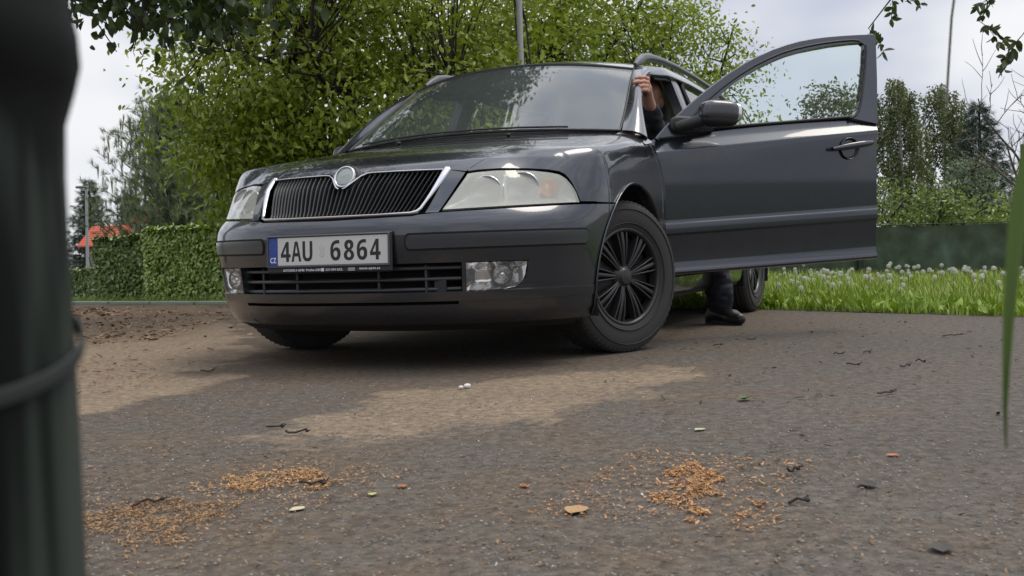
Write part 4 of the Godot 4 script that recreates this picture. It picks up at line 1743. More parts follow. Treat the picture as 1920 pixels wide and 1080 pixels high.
# ---------------------------------------------------------------- person: smooth union of tapered capsules, meshed as surface nets
func bones_mesh(bones: Array, cell: float, blend: float, grow := 0.0) -> MB:
	var lo := Vector3(1e9, 1e9, 1e9)
	var hi := -lo
	for b in bones:
		for q in [[b[0], b[2]], [b[1], b[3]]]:
			var r: float = q[1] + grow + cell * 3 + blend
			lo = lo.min(q[0] - Vector3(r, r, r)); hi = hi.max(q[0] + Vector3(r, r, r))
	var dim := Vector3i(((hi - lo) / cell).ceil()) + Vector3i(1, 1, 1)
	var F := PackedFloat32Array()
	F.resize(dim.x * dim.y * dim.z)
	F.fill(1.0)
	for b in bones:
		var a: Vector3 = b[0]
		var c: Vector3 = b[1]
		var ra: float = b[2] + grow
		var rc: float = b[3] + grow
		var m := maxf(ra, rc) + blend + cell * 2.5
		var i0 := Vector3i(((a.min(c) - Vector3(m, m, m) - lo) / cell).floor()).clamp(Vector3i.ZERO, dim - Vector3i.ONE)
		var i1 := Vector3i(((a.max(c) + Vector3(m, m, m) - lo) / cell).ceil()).clamp(Vector3i.ZERO, dim - Vector3i.ONE)
		var ab := c - a
		var l2 := maxf(ab.length_squared(), 1e-9)
		for z in range(i0.z, i1.z + 1):
			for y in range(i0.y, i1.y + 1):
				for x in range(i0.x, i1.x + 1):
					var p := lo + Vector3(x, y, z) * cell
					var t := clampf((p - a).dot(ab) / l2, 0.0, 1.0)
					var d := p.distance_to(a + ab * t) - lerpf(ra, rc, t)
					var k := (z * dim.y + y) * dim.x + x
					var o := F[k]
					var h := maxf(blend - absf(d - o), 0.0) / blend
					F[k] = minf(d, o) - h * h * blend * 0.25
	var mb := MB.new()
	var id := {}
	var sy := dim.x
	var sz := dim.x * dim.y
	for z in dim.z - 1:
		for y in dim.y - 1:
			for x in dim.x - 1:
				var k := z * sz + y * sy + x
				var s := 0
				var f := [F[k], F[k + 1], F[k + sy], F[k + sy + 1], F[k + sz], F[k + sz + 1], F[k + sz + sy], F[k + sz + sy + 1]]
				for q in 8: if f[q] < 0.0: s += 1
				if s == 0 or s == 8: continue
				var acc := Vector3.ZERO
				var cnt := 0
				for e in [[0, 1], [2, 3], [4, 5], [6, 7], [0, 2], [1, 3], [4, 6], [5, 7], [0, 4], [1, 5], [2, 6], [3, 7]]:
					var fa: float = f[e[0]]
					var fb: float = f[e[1]]
					if (fa < 0.0) == (fb < 0.0): continue
					var t := fa / (fa - fb)
					var pa := Vector3(e[0] & 1, (e[0] >> 1) & 1, (e[0] >> 2) & 1)
					var pb := Vector3(e[1] & 1, (e[1] >> 1) & 1, (e[1] >> 2) & 1)
					acc += pa.lerp(pb, t)
					cnt += 1
				var nn := Vector3(f[1] + f[3] + f[5] + f[7] - f[0] - f[2] - f[4] - f[6], f[2] + f[3] + f[6] + f[7] - f[0] - f[1] - f[4] - f[5], f[4] + f[5] + f[6] + f[7] - f[0] - f[1] - f[2] - f[3])
				id[k] = mb.vert(lo + (Vector3(x, y, z) + acc / cnt) * cell, nn.normalized())
	for k in id:
		for ax in 3:
			var st: int = [1, sy, sz][ax]
			var o1: int = [sy, sz, 1][ax]
			var o2: int = [sz, 1, sy][ax]
			# edge from k to k + st is shared by cells k, k-o1, k-o2, k-o1-o2
			if (F[k] < 0.0) == (F[k + st] < 0.0): continue
			if id.has(k - o1) and id.has(k - o2) and id.has(k - o1 - o2):
				mb.tri(id[k], id[k - o1], id[k - o1 - o2]); mb.tri(id[k], id[k - o1 - o2], id[k - o2])
	return mb

func wrinkle(mb: MB, sd: int, freq: float, amp: float) -> void:
	# folds in cloth, mostly across the limb
	var fn := FastNoiseLite.new()
	fn.seed = sd; fn.frequency = freq; fn.fractal_octaves = 2
	var e := 0.01
	for k in mb.v.size():
		var p := mb.v[k] * Vector3(0.6, 1.5, 0.6)
		var h := fn.get_noise_3dv(p)
		var gr := Vector3(fn.get_noise_3dv(p + Vector3(e, 0, 0)) - h, fn.get_noise_3dv(p + Vector3(0, e, 0)) - h, fn.get_noise_3dv(p + Vector3(0, 0, e)) - h) / e * Vector3(0.6, 1.5, 0.6)
		var n0 := mb.n[k]
		mb.v[k] += n0 * h * amp
		mb.n[k] = (n0 - (gr - n0 * gr.dot(n0)) * amp).normalized()

func build_person() -> void:
	var who := thing("person", "person in dark clothes getting out of the driver's seat, one hand on the windscreen pillar", "person")
	var pelvis := Vector3(0.42, 0.58, -1.50)
	var chest := Vector3(0.46, 0.95, -1.52)
	var neck := Vector3(0.48, 1.10, -1.50)
	var head := Vector3(0.49, 1.22, -1.47)
	var sl := Vector3(0.63, 1.03, -1.42)
	var sr := Vector3(0.30, 1.03, -1.52)
	var el := Vector3(0.672, 0.93, -1.12)
	var wl := Vector3(0.694, 1.165, -0.845)
	var er := Vector3(0.22, 0.82, -1.36)
	var wr := Vector3(0.30, 0.80, -1.12)
	var hl := Vector3(0.52, 0.57, -1.47)
	var hr := Vector3(0.33, 0.57, -1.47)
	var kl := Vector3(0.865, 0.52, -1.34)
	var al := Vector3(0.868, 0.12, -1.49)
	var kr := Vector3(0.36, 0.60, -1.06)
	var ar := Vector3(0.36, 0.33, -0.85)
	var torso := [[pelvis, Vector3(0.44, 0.76, -1.53), 0.135, 0.125], [Vector3(0.44, 0.76, -1.53), chest, 0.125, 0.135], [chest, neck, 0.12, 0.055], [sl, sr, 0.062, 0.062]]
	var arms := [[sl, el, 0.055, 0.043], [sr, er, 0.055, 0.043], [er, wr, 0.043, 0.030]]
	var legs := [[hl, kl, 0.085, 0.062], [kl, al, 0.060, 0.042], [hr, kr, 0.085, 0.062], [kr, ar, 0.060, 0.042]]
	var skin := std(Color(0.46, 0.23, 0.16), 0.55)
	skin.subsurf_scatter_enabled = true
	skin.subsurf_scatter_strength = 0.15
	var body: Array = torso + arms + legs
	body += [[neck, head, 0.055, 0.06], [head + Vector3(0, 0.02, 0), head + Vector3(0.005, 0.05, 0.012), 0.088, 0.090], [head + Vector3(0.01, -0.055, 0.045), head + Vector3(0, 0, 0.02), 0.045, 0.070], [el, wl, 0.043, 0.029]]
	var mb := bones_mesh(body, 0.018, 0.04)
	# hand on the pillar: palm, four fingers over its edge, thumb underneath
	var pc := Vector3(0.702, 1.205, -0.800)
	var kn := []
	var hb := [[wl + Vector3(-0.004, -0.03, -0.03), wl, 0.029, 0.027], [wl, pc, 0.026, 0.026]]
	for i in 4:
		var k := Vector3(0.716, 1.245 - 0.019 * i, -0.775 + 0.010 * i)
		kn.append(k)
		hb.append([pc + Vector3(0.0, 0.008 - 0.008 * i, 0.004), k, 0.020, 0.0105])
		var L: float = [0.038, 0.043, 0.040, 0.032][i]
		var m1 := k + Vector3(-0.06, 0.05 - 0.06 * i, 1.0).normalized() * L
		var m2 := m1 + Vector3(-0.60, -0.02 - 0.06 * i, 0.80).normalized() * L * 0.72
		var m3 := m2 + Vector3(-0.85, -0.10, 0.55).normalized() * L * 0.58
		hb.append([k, m1, 0.0105, 0.0092]); hb.append([m1, m2, 0.0092, 0.0084]); hb.append([m2, m3, 0.0084, 0.0074])
	var tb := pc + Vector3(-0.012, -0.014, 0.010)
	hb.append([pc, tb, 0.020, 0.014])
	hb.append([tb, tb + Vector3(-0.006, -0.008, 0.036), 0.013, 0.0105])
	hb.append([tb + Vector3(-0.006, -0.008, 0.036), tb + Vector3(-0.002, 0.000, 0.062), 0.0105, 0.0085])
	mb.join(bones_mesh(hb, 0.0042, 0.007))
	# face: nose, ears
	for a in [[head + Vector3(0.012, 0.0, 0.105), Vector3(0.014, 0.024, 0.016)], [head + Vector3(0.090, 0.0, 0.0), Vector3(0.014, 0.034, 0.022)], [head + Vector3(-0.090, 0.0, 0.0), Vector3(0.014, 0.034, 0.022)], [head + Vector3(0.012, -0.045, 0.090), Vector3(0.026, 0.008, 0.010)]]:
		mb.blob(a[0], a[1], 1.0, Basis(), 12, 8)
	put(who, "body", mb, skin)
	mb = MB.new()
	for x in [-0.024, 0.044]: mb.blob(head + Vector3(x, 0.022, 0.088), Vector3(0.012, 0.009, 0.009), 1.0, Basis(), 12, 8)
	put(who, "eyes", mb, std(Color(0.05, 0.04, 0.03), 0.2))
	mb = bones_mesh([[head + Vector3(0, 0.06, -0.02), head + Vector3(0, 0.02, -0.045), 0.092, 0.085]], 0.014, 0.02)
	put(who, "hair", mb, std(Color(0.03, 0.022, 0.018), 0.7))
	var jersey := std(Color(0.014, 0.015, 0.018), 0.9)
	mb = bones_mesh(torso + arms + [[el, el.lerp(wl, 0.74), 0.045, 0.036]], 0.018, 0.04, 0.012)
	wrinkle(mb, 31, 14.0, 0.010)
	put(who, "jacket", mb, jersey)
	var denim := std(Color(0.016, 0.019, 0.028), 0.88)
	mb = bones_mesh(legs + [[pelvis, Vector3(0.43, 0.66, -1.51), 0.14, 0.13], [al + Vector3(0.0, 0.09, -0.02), al + Vector3(0.002, 0.005, -0.008), 0.052, 0.060], [kl, al + Vector3(0.006, 0.12, -0.004), 0.060, 0.046], [al + Vector3(0.03, 0.055, 0.012), al + Vector3(-0.02, 0.085, 0.02), 0.040, 0.038]], 0.016, 0.03, 0.010)
	wrinkle(mb, 32, 15.0, 0.011)
	put(who, "trousers", mb, denim)
	for a in [[al, Vector3(0.80, 0, 0.60).normalized()], [ar, Vector3(0, 0, 1)]]:
		var g: float = 0.0 if a[0] == al else 0.215
		var heel: Vector3 = Vector3(a[0].x, g, a[0].z) - a[1] * 0.05
		var sb := [[heel + Vector3(0, 0.040, 0), heel + a[1] * 0.06 + Vector3(0, 0.060, 0), 0.038, 0.040], [heel + a[1] * 0.05 + Vector3(0, 0.052, 0), heel + a[1] * 0.16 + Vector3(0, 0.040, 0), 0.042, 0.040], [heel + a[1] * 0.16 + Vector3(0, 0.038, 0), heel + a[1] * 0.215 + Vector3(0, 0.034, 0), 0.042, 0.032], [heel + Vector3(0, 0.04, 0), heel + Vector3(0, 0.10, 0) + a[1] * 0.03, 0.040, 0.042]]
		mb = bones_mesh(sb, 0.009, 0.02)
		for k in mb.v.size(): mb.v[k].y = maxf(mb.v[k].y, g + 0.004)
		var sh := put(who, "shoe", mb, std(Color(0.013, 0.011, 0.010), 0.38))
		mb = MB.new()
		var out := PackedVector2Array()
		var side: Vector3 = a[1].cross(Vector3.UP)
		for k in 24:
			var th := TAU * k / 24.0
			var lx := 0.08 + 0.145 * cos(th)
			out.append(Vector2(lx, (0.036 + 0.010 * clampf((lx - 0.02) / 0.1, 0.0, 1.0)) * sin(th)))
		mb.plate(out, heel + Vector3(0, 0.012, 0), a[1], side, 0.022)
		put(sh, "sole", mb, std(Color(0.02, 0.017, 0.015), 0.7))

# ---------------------------------------------------------------- plants
func rv() -> Vector3:
	return Vector3(rng.randfn(), rng.randfn(), rng.randfn())

func leaf_mesh(w: float, fold := 0.25, bend := 0.2) -> ArrayMesh:
	# one leaf along +y, unit length, folded along its midrib
	var mb := MB.new()
	var st := [[0.0, 0.02], [0.22, 0.75], [0.5, 1.0], [0.78, 0.62], [1.0, 0.02]]
	var g := []
	for a in st:
		var z: float = -bend * a[0] * a[0]
		var x: float = w * 0.5 * a[1]
		g.append(PackedVector3Array([Vector3(-x, a[0], z + fold * x), Vector3(0, a[0], z), Vector3(x, a[0], z + fold * x)]))
	mb.grid(g, Vector3(0, 0.5, -5))
	return mb.mesh()

func tuft_mesh(nn: int, spread: float, width: float) -> ArrayMesh:
	# a bundle of needles pointing to +y, unit length
	var mb := MB.new()
	var r2 := RandomNumberGenerator.new()
	r2.seed = 4
	for k in nn:
		var th := TAU * k / nn + r2.randf() * 0.5
		var tilt := spread * (0.35 + 0.65 * r2.randf())
		var b := Vector3(0, r2.randf() * 0.55, 0)
		var d := Vector3(sin(tilt) * cos(th), cos(tilt), sin(tilt) * sin(th))
		var s := d.cross(Vector3(cos(th + 1.0), 0.2, sin(th + 1.0))).normalized() * width
		var i := mb.vert(b - s, d.cross(s).normalized())
		mb.vert(b + s, d.cross(s).normalized())
		mb.vert(b + d * (1.0 - b.y * 0.6), d.cross(s).normalized())
		mb.tri(i, i + 1, i + 2)
	return mb.mesh()

func leaf_mat(rough := 0.5, back := 0.5) -> StandardMaterial3D:
	var m := StandardMaterial3D.new()
	m.vertex_color_use_as_albedo = true
	m.roughness = rough
	m.backlight_enabled = true
	m.backlight = Color(back, back, back * 0.8)
	return m

func scatter(parent: Node, called: String, mesh: Mesh, mat: Material, xf: Array, cols: Array) -> MultiMeshInstance3D:
	var mm := MultiMesh.new()
	mm.transform_format = MultiMesh.TRANSFORM_3D
	mm.use_colors = true
	mm.mesh = mesh
	mm.instance_count = xf.size()
	for i in xf.size():
		mm.set_instance_transform(i, xf[i])
		mm.set_instance_color(i, cols[i])
	var o := MultiMeshInstance3D.new()
	o.name = called
	o.multimesh = mm
	o.material_override = mat
	parent.add_child(o, true)
	return o

func frame_y(d: Vector3, roll: float) -> Basis:
	var y := d.normalized()
	var x := y.cross(Vector3.UP if absf(y.y) < 0.95 else Vector3.RIGHT).normalized()
	x = x.rotated(y, roll)
	return Basis(x, y, x.cross(y))

# a random leaf colour between two; it does not depend on place
func tone(a: Color, b: Color) -> Color:
	return a.lerp(b, rng.randf())

# branch by branch; fills mb with wood and tips with [place, direction]
func grow(mb: MB, tips: Array, p: Vector3, d: Vector3, len: float, rad: float, lvl: int, last: int, opt: Dictionary) -> void:
	var path := [p]
	var rr := [rad]
	var n := 5 if lvl < last else 4
	for k in n:
		d = (d + rv() * opt.get("wob", 0.12) + Vector3.UP * opt.get("up", 0.04) * (1.0 if lvl < 2 else opt.get("tip_up", 1.0))).normalized()
		p = p + d * len / n
		path.append(p)
		rr.append(rad * lerpf(1.0, 0.45, (k + 1.0) / n))
	mb.tube(path, rr, [9, 7, 5, 4, 3][mini(lvl, 4)], false)
	if lvl >= last:
		for k in range(1, path.size()): tips.append([path[k], d])
		return
	var kids: int = opt.get("kids", [4, 5, 5, 4])[mini(lvl, 3)]
	for c in kids:
		var t: float = lerpf(opt.get("from", 0.35), 1.0, (c + rng.randf() * 0.8) / kids)
		var f := t * n
		var i := mini(int(f), n - 1)
		var q: Vector3 = path[i].lerp(path[i + 1], f - i)
		var az := c * 2.4 + rng.randf() * 1.2
		var side := frame_y(d, az).x
		var ang: float = opt.get("spread", 0.8) * rng.randf_range(0.7, 1.25)
		var nd := (d * cos(ang) + side * sin(ang)).normalized()
		grow(mb, tips, q, nd, len * opt.get("ratio", 0.62) * rng.randf_range(0.75, 1.2), maxf(rr[i] * 0.55, opt.get("least", 0.004)), lvl + 1, last, opt)
	if lvl > 0: tips.append([path[n], d])

func leaves_at(tips: Array, per: int, rad: float, size: float, droop: float, ca: Color, cb: Color, xf: Array, cols: Array) -> void:
	for t in tips:
		for k in per:
			var p: Vector3 = t[0] + rv() * rad
			var d: Vector3 = (rv() * 0.9 + t[1] * 0.4 + Vector3(0, -droop, 0)).normalized()
			var s := size * rng.randf_range(0.65, 1.25)
			xf.append(Transform3D(frame_y(d, rng.randf() * TAU).scaled(Vector3(s, s, s)), p))
			cols.append(tone(ca, cb))

var bark: StandardMaterial3D
var lm_oval: ArrayMesh
var lm_broad: ArrayMesh
var lmat: StandardMaterial3D

func build_trees() -> void:
	bark = std(Color(0.055, 0.045, 0.036), 0.95)
	var nt := NoiseTexture2D.new()
	var fn := FastNoiseLite.new()
	fn.seed = 8; fn.frequency = 0.03; fn.fractal_octaves = 4
	nt.noise = fn; nt.width = 256; nt.height = 256; nt.seamless = true
	var gd := Gradient.new()
	gd.colors = PackedColorArray([Color(0.5, 0.5, 0.5), Color(1, 1, 1)])
	nt.color_ramp = gd
	bark.albedo_texture = nt
	bark.uv1_triplanar = true
	bark.uv1_scale = Vector3(3, 1, 3)
	lm_oval = leaf_mesh(0.46)
	lm_broad = leaf_mesh(0.62, 0.3, 0.3)
	lmat = leaf_mat(0.42, 0.8)
	var ga := Color(0.175, 0.240, 0.024)
	var gb := Color(0.350, 0.420, 0.052)
	# trees behind the car
	crown_tree("walnut_tree", "large broad-leaved tree with dark forked trunk behind the car's bonnet", Vector3(-4.3, ground_y(-4.3, -6.3), -6.3), 1.5, 0.15, 31, [[Vector3(-0.1, 3.05, 0.15), Vector3(2.25, 2.0, 1.9), 330], [Vector3(-1.2, 1.85, 0.2), Vector3(1.0, 0.9, 1.0), 100], [Vector3(1.2, 1.7, 0.3), Vector3(1.3, 0.85, 1.0), 100]], 110, 0.24, 0.078, lm_oval, ga, gb)
	crown_tree("walnut_tree", "broad-leaved tree behind the car's roof beside the grey pole", Vector3(-2.9, ground_y(-2.9, -8.7), -8.7), 1.9, 0.12, 47, [[Vector3(0, 3.35, 0), Vector3(1.75, 1.45, 1.5), 190]], 100, 0.25, 0.076, lm_oval, ga, gb)
	crown_tree("walnut_tree", "slighter tree with thin crown showing sky, behind the roof rail", Vector3(-1.65, ground_y(-1.65, -9.5), -9.5), 1.5, 0.08, 59, [[Vector3(0, 2.75, 0), Vector3(1.15, 1.45, 1.1), 110]], 74, 0.21, 0.066, lm_oval, ga, gb)
	crown_tree("bushy_tree", "low bushy tree with leaves down to the bright hedge", Vector3(-6.9, ground_y(-6.9, -9.3), -9.3), 0.5, 0.07, 71, [[Vector3(0, 1.45, 0), Vector3(1.05, 1.3, 1.0), 130]], 90, 0.21, 0.068, lm_oval, Color(0.150, 0.205, 0.020), Color(0.300, 0.360, 0.045))
	# the near tree whose boughs hang over the yard
	near_tree()
	right_boughs()
	# pines on the left
	pine("pine_tree", "tall pine with pale upright shoots behind the clipped hedge", Vector3(-10.9, ground_y(-10.9, -10.6), -10.6), 3.55, 1.75, 5)
	pine("pine_tree", "smaller pine leaning out beside the taller pine", Vector3(-9.55, ground_y(-9.55, -10.3), -10.3), 2.9, 1.5, 6)
	spruce("spruce_tree", "dark conifer behind the street lamp and red roof", Vector3(-36.2, ground_y(-36.2, -33.4), -33.4), 5.0, 1.7, 7, Color(0.022, 0.04, 0.018), Color(0.042, 0.076, 0.034), "distant conifers")
	spruce("spruce_tree", "small pointed conifer beside the red roof", Vector3(-34.6, ground_y(-34.6, -34.2), -34.2), 4.4, 1.0, 8, Color(0.03, 0.045, 0.025), Color(0.057, 0.085, 0.047), "distant conifers")
	# right side, beyond the fence
	birch("birch_tree", "weeping birch closest to the open door's edge", Vector3(-0.65, ground_y(-0.65, -34.1), -34.1), 6.9, 1.25, 13)
	birch("birch_tree", "weeping birch with rounded top standing beside the spruce", Vector3(0.62, ground_y(0.62, -36.9), -36.9), 7.0, 1.2, 14)
	crown_tree("lime_tree", "round crowned tree seen through the open door's window", Vector3(-2.75, ground_y(-2.75, -35.4), -35.4), 2.6, 0.16, 83, [[Vector3(0, 5.0, 0), Vector3(1.5, 1.85, 1.4), 120]], 46, 0.30, 0.15, lm_oval, Color(0.075, 0.105, 0.035), Color(0.13, 0.165, 0.06))
	crown_tree("lime_tree", "lower round tree half hidden by the open door", Vector3(-4.3, ground_y(-4.3, -36.0), -36.0), 1.8, 0.13, 84, [[Vector3(0, 3.7, 0), Vector3(1.1, 1.2, 1.1), 70]], 44, 0.28, 0.15, lm_oval, Color(0.075, 0.11, 0.035), Color(0.13, 0.165, 0.06))
	spruce("spruce_tree", "dark spruce with drooping boughs beyond the fence", Vector3(1.85, ground_y(1.85, -28.6), -28.6), 5.0, 1.5, 15, Color(0.020, 0.040, 0.022), Color(0.038, 0.076, 0.042), "")
	crown_tree("willow_shrub", "grey-green shrub with pale stems in front of the spruce", Vector3(1.80, ground_y(1.80, -21.9), -21.9), 0.5, 0.05, 91, [[Vector3(0, 2.05, 0), Vector3(0.62, 1.05, 0.6), 60]], 50, 0.17, 0.10, lm_oval, Color(0.10, 0.14, 0.085), Color(0.17, 0.21, 0.14), [], 0.1)
	var da := Color(0.105, 0.155, 0.034)
	var db := Color(0.20, 0.265, 0.055)
	for a in [[0.15, -13.4, 1.15, 1.08, 101, "dense leafy shrub over the fence next to the open door"], [1.35, -13.8, 1.05, 0.95, 102, "dense leafy shrub over the fence below the birches"], [2.45, -14.4, 0.95, 0.80, 103, "lower yellow-green shrub over the fence below the bare tree"], [-1.2, -13.0, 1.1, 1.0, 104, "dense leafy shrub over the fence hidden by the open door"]]:
		var y2: bool = a[4] == 103
		crown_tree("shrub", a[5], Vector3(a[0], ground_y(a[0], a[1]), a[1]), 0.35, 0.05, a[4], [[Vector3(0, 0.25 + a[3] * 0.85, 0), Vector3(a[2], a[3], 0.7), 95]], 60, 0.17, 0.075, lm_oval, Color(0.140, 0.195, 0.040) if y2 else da, Color(0.255, 0.325, 0.065) if y2 else db)
	# leafless tree
	rng.seed = 122
	var bt := thing("bare_tree", "leafless tree with spreading grey branches at the end of the fence", "tree", Vector3(2.72, ground_y(2.72, -17.8), -17.8))
	var mb := MB.new()
	var tips := []
	grow(mb, tips, Vector3(0, -0.1, 0), Vector3(-0.05, 1, 0), 3.0, 0.075, 0, 3, {"kids": [8, 5, 4], "spread": 0.8, "from": 0.42, "ratio": 0.55, "up": 0.06, "wob": 0.12, "least": 0.0075})
	put(bt, "trunk", mb, std(Color(0.10, 0.085, 0.075), 0.9))

# a trunk, limbs that reach for clumps of leaves, and the clumps, spread through ellipsoids
func crown_tree(called: String, label: String, base: Vector3, fork: float, r0: float, seed_: int, vols: Array, per: int, rad: float, size: float, leaf: ArrayMesh, ca: Color, cb: Color, extra := [], droop := 0.45) -> void:
	rng.seed = seed_
	var t := thing(called, label, "tree", base)
	var clumps := []
	for v in vols:
		for k in v[2]:
			var d := rv().normalized() * pow(rng.randf(), 0.42)
			clumps.append(v[0] + d * v[1])
	clumps.append_array(extra)
	var mb := MB.new()
	mb.tube([Vector3(0, -0.2, 0), Vector3(0.03, fork * 0.5, 0.02), Vector3(-0.02, fork, 0)], [r0 * 1.25, r0, r0 * 0.9], 10, false)
	# main limbs
	var limbs := []
	for k in 9:
		var az := k * 2.4 + 0.4
		var d := Vector3(cos(az), 0.0, sin(az)) * (0.75 if k < 7 else 0.15)
		var vo: Array = vols[k % vols.size()]
		var end: Vector3 = vo[0] + Vector3(d.x * vo[1].x, lerpf(-0.35, 0.75, fmod(k * 0.37, 1.0)) * vo[1].y, d.z * vo[1].z)
		var st := Vector3(0, fork * lerpf(0.75, 1.0, fmod(k * 0.61, 1.0)), 0)
		var mid := st.lerp(end, 0.5) + Vector3(-d.x * 0.15, 0.25, -d.z * 0.15) + rv() * 0.10
		var pts := resample([st, st.lerp(mid, 0.5) + rv() * 0.06, mid, mid.lerp(end, 0.5) + rv() * 0.08, end], 12)
		var pa := []
		var rr := []
		for q in 12:
			pa.append(pts[q]); rr.append(lerpf(r0 * 0.55, 0.012, pow(q / 11.0, 0.8)))
		mb.tube(pa, rr, 7, false)
		limbs.append(pa)
	var xf := []
	var cols := []
	for c in clumps:
		var best := 1e9
		var from := Vector3.ZERO
		for L in limbs:
			for q in range(2, 12):
				var dd: float = L[q].distance_squared_to(c)
				if dd < best: best = dd; from = L[q]
		var mid: Vector3 = from.lerp(c, 0.5) + rv() * 0.06 + Vector3(0, 0.08, 0)
		mb.tube([from, mid, c, c + (c - mid) * 0.35 + Vector3(0, -0.04, 0)], [0.012, 0.009, 0.006, 0.003], 4, false)
		var dir: Vector3 = (c - from).normalized()
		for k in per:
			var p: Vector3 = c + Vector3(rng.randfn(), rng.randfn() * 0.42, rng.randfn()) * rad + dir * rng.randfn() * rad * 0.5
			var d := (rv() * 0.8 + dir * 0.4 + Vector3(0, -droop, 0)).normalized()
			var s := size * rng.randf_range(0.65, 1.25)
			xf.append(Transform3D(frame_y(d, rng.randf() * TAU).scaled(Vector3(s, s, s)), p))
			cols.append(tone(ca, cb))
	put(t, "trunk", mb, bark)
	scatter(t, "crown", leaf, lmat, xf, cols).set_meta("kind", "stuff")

func near_tree() -> void:
	var base := Vector3(-5.4, 0, -0.9)
	var ex := []
	for a in [[-2.95, 2.10, -0.45], [-2.75, 2.02, -0.62], [-2.58, 2.10, -0.70], [-2.46, 2.05, -0.85], [-2.50, 1.98, -1.10], [-2.40, 2.08, -1.15], [-2.35, 2.12, -1.35], [-2.48, 2.0, -1.55], [-2.30, 2.2, -1.45], [-2.7, 2.2, -1.0], [-2.9, 2.2, -0.8], [-2.2, 2.35, -1.2], [-2.6, 2.3, -1.4], [-2.3, 2.4, -0.7], [-2.9, 2.3, -1.2], [-2.15, 2.3, -1.7]]:
		ex.append(Vector3(a[0], a[1], a[2]) - base)
	crown_tree("overhanging_tree", "near tree whose dark leafy boughs hang into the top of the view", base, 2.6, 0.2, 200, [[Vector3(1.0, 4.4, 0.3), Vector3(2.2, 1.6, 2.0), 110], [Vector3(3.0, 4.05, -1.75), Vector3(1.45, 1.15, 1.45), 230]], 74, 0.20, 0.084, lm_broad, Color(0.028, 0.055, 0.012), Color(0.055, 0.085, 0.016), ex, 0.8)

func right_boughs() -> void:
	rng.seed = 300
	var base := Vector3(4.6, ground_y(4.6, -5.6), -5.6)
	var t := thing("ash_tree", "tree beyond the door's edge letting thin leafy twigs hang into the sky", "tree", base)
	var mb := MB.new()
	mb.tube([Vector3(0, -0.1, 0), Vector3(-0.05, 1.4, 0), Vector3(0.0, 2.6, 0.05), Vector3(-0.1, 4.0, 0)], [0.13, 0.11, 0.10, 0.08], 10, false)
	var xf := []
	var cols := []
	# limb over the view, with hanging sprays; places are relative to the trunk's foot
	var limbs := [[Vector3(-0.05, 2.5, 0), Vector3(-1.4, 3.0, 0.6), Vector3(-2.7, 2.65, 1.2), Vector3(-3.2, 2.12, 1.45)], [Vector3(-0.05, 2.8, 0), Vector3(-0.9, 3.1, 0.5), Vector3(-2.0, 2.75, 0.9), Vector3(-2.45, 2.15, 1.1)], [Vector3(-0.05, 2.6, 0), Vector3(-0.6, 2.9, 1.3), Vector3(-1.7, 2.35, 2.6), Vector3(-2.2, 1.68, 3.2)]]
	for L in limbs:
		var pts := resample(L, 14)
		var rr := []
		var pa := []
		for k in 14:
			pa.append(pts[k]); rr.append(lerpf(0.035, 0.004, k / 13.0))
		mb.tube(pa, rr, 6, false)
		for k in range(6, 14):
			for q in 2:
				var d := (Vector3(rng.randfn() * 0.6, -0.55, rng.randfn() * 0.6)).normalized()
				var tw := [pts[k]]
				for m in 4:
					d = (d + rv() * 0.12 + Vector3(0, -0.10, 0)).normalized()
					tw.append(tw[m] + d * 0.055)
				mb.tube(tw, 0.0025, 4, false)
				for m in range(1, 5):
					for s in 3:
						var ld := (d * 0.5 + rv() * 0.6 + Vector3(0, -0.3, 0)).normalized()
						var z := 0.075 * rng.randf_range(0.7, 1.2)
						xf.append(Transform3D(frame_y(ld, rng.randf() * TAU).scaled(Vector3(z, z, z)), tw[m]))
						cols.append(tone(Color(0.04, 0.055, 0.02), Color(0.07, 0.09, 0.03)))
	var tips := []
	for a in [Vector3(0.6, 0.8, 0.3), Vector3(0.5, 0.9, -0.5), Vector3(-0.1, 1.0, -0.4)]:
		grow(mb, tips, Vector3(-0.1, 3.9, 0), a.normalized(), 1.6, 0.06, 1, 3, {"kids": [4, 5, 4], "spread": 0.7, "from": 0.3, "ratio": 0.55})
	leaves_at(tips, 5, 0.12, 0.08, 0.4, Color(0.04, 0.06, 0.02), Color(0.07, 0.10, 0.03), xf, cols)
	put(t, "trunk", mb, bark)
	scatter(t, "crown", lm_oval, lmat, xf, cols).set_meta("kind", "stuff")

var tuft: ArrayMesh
var spire: ArrayMesh

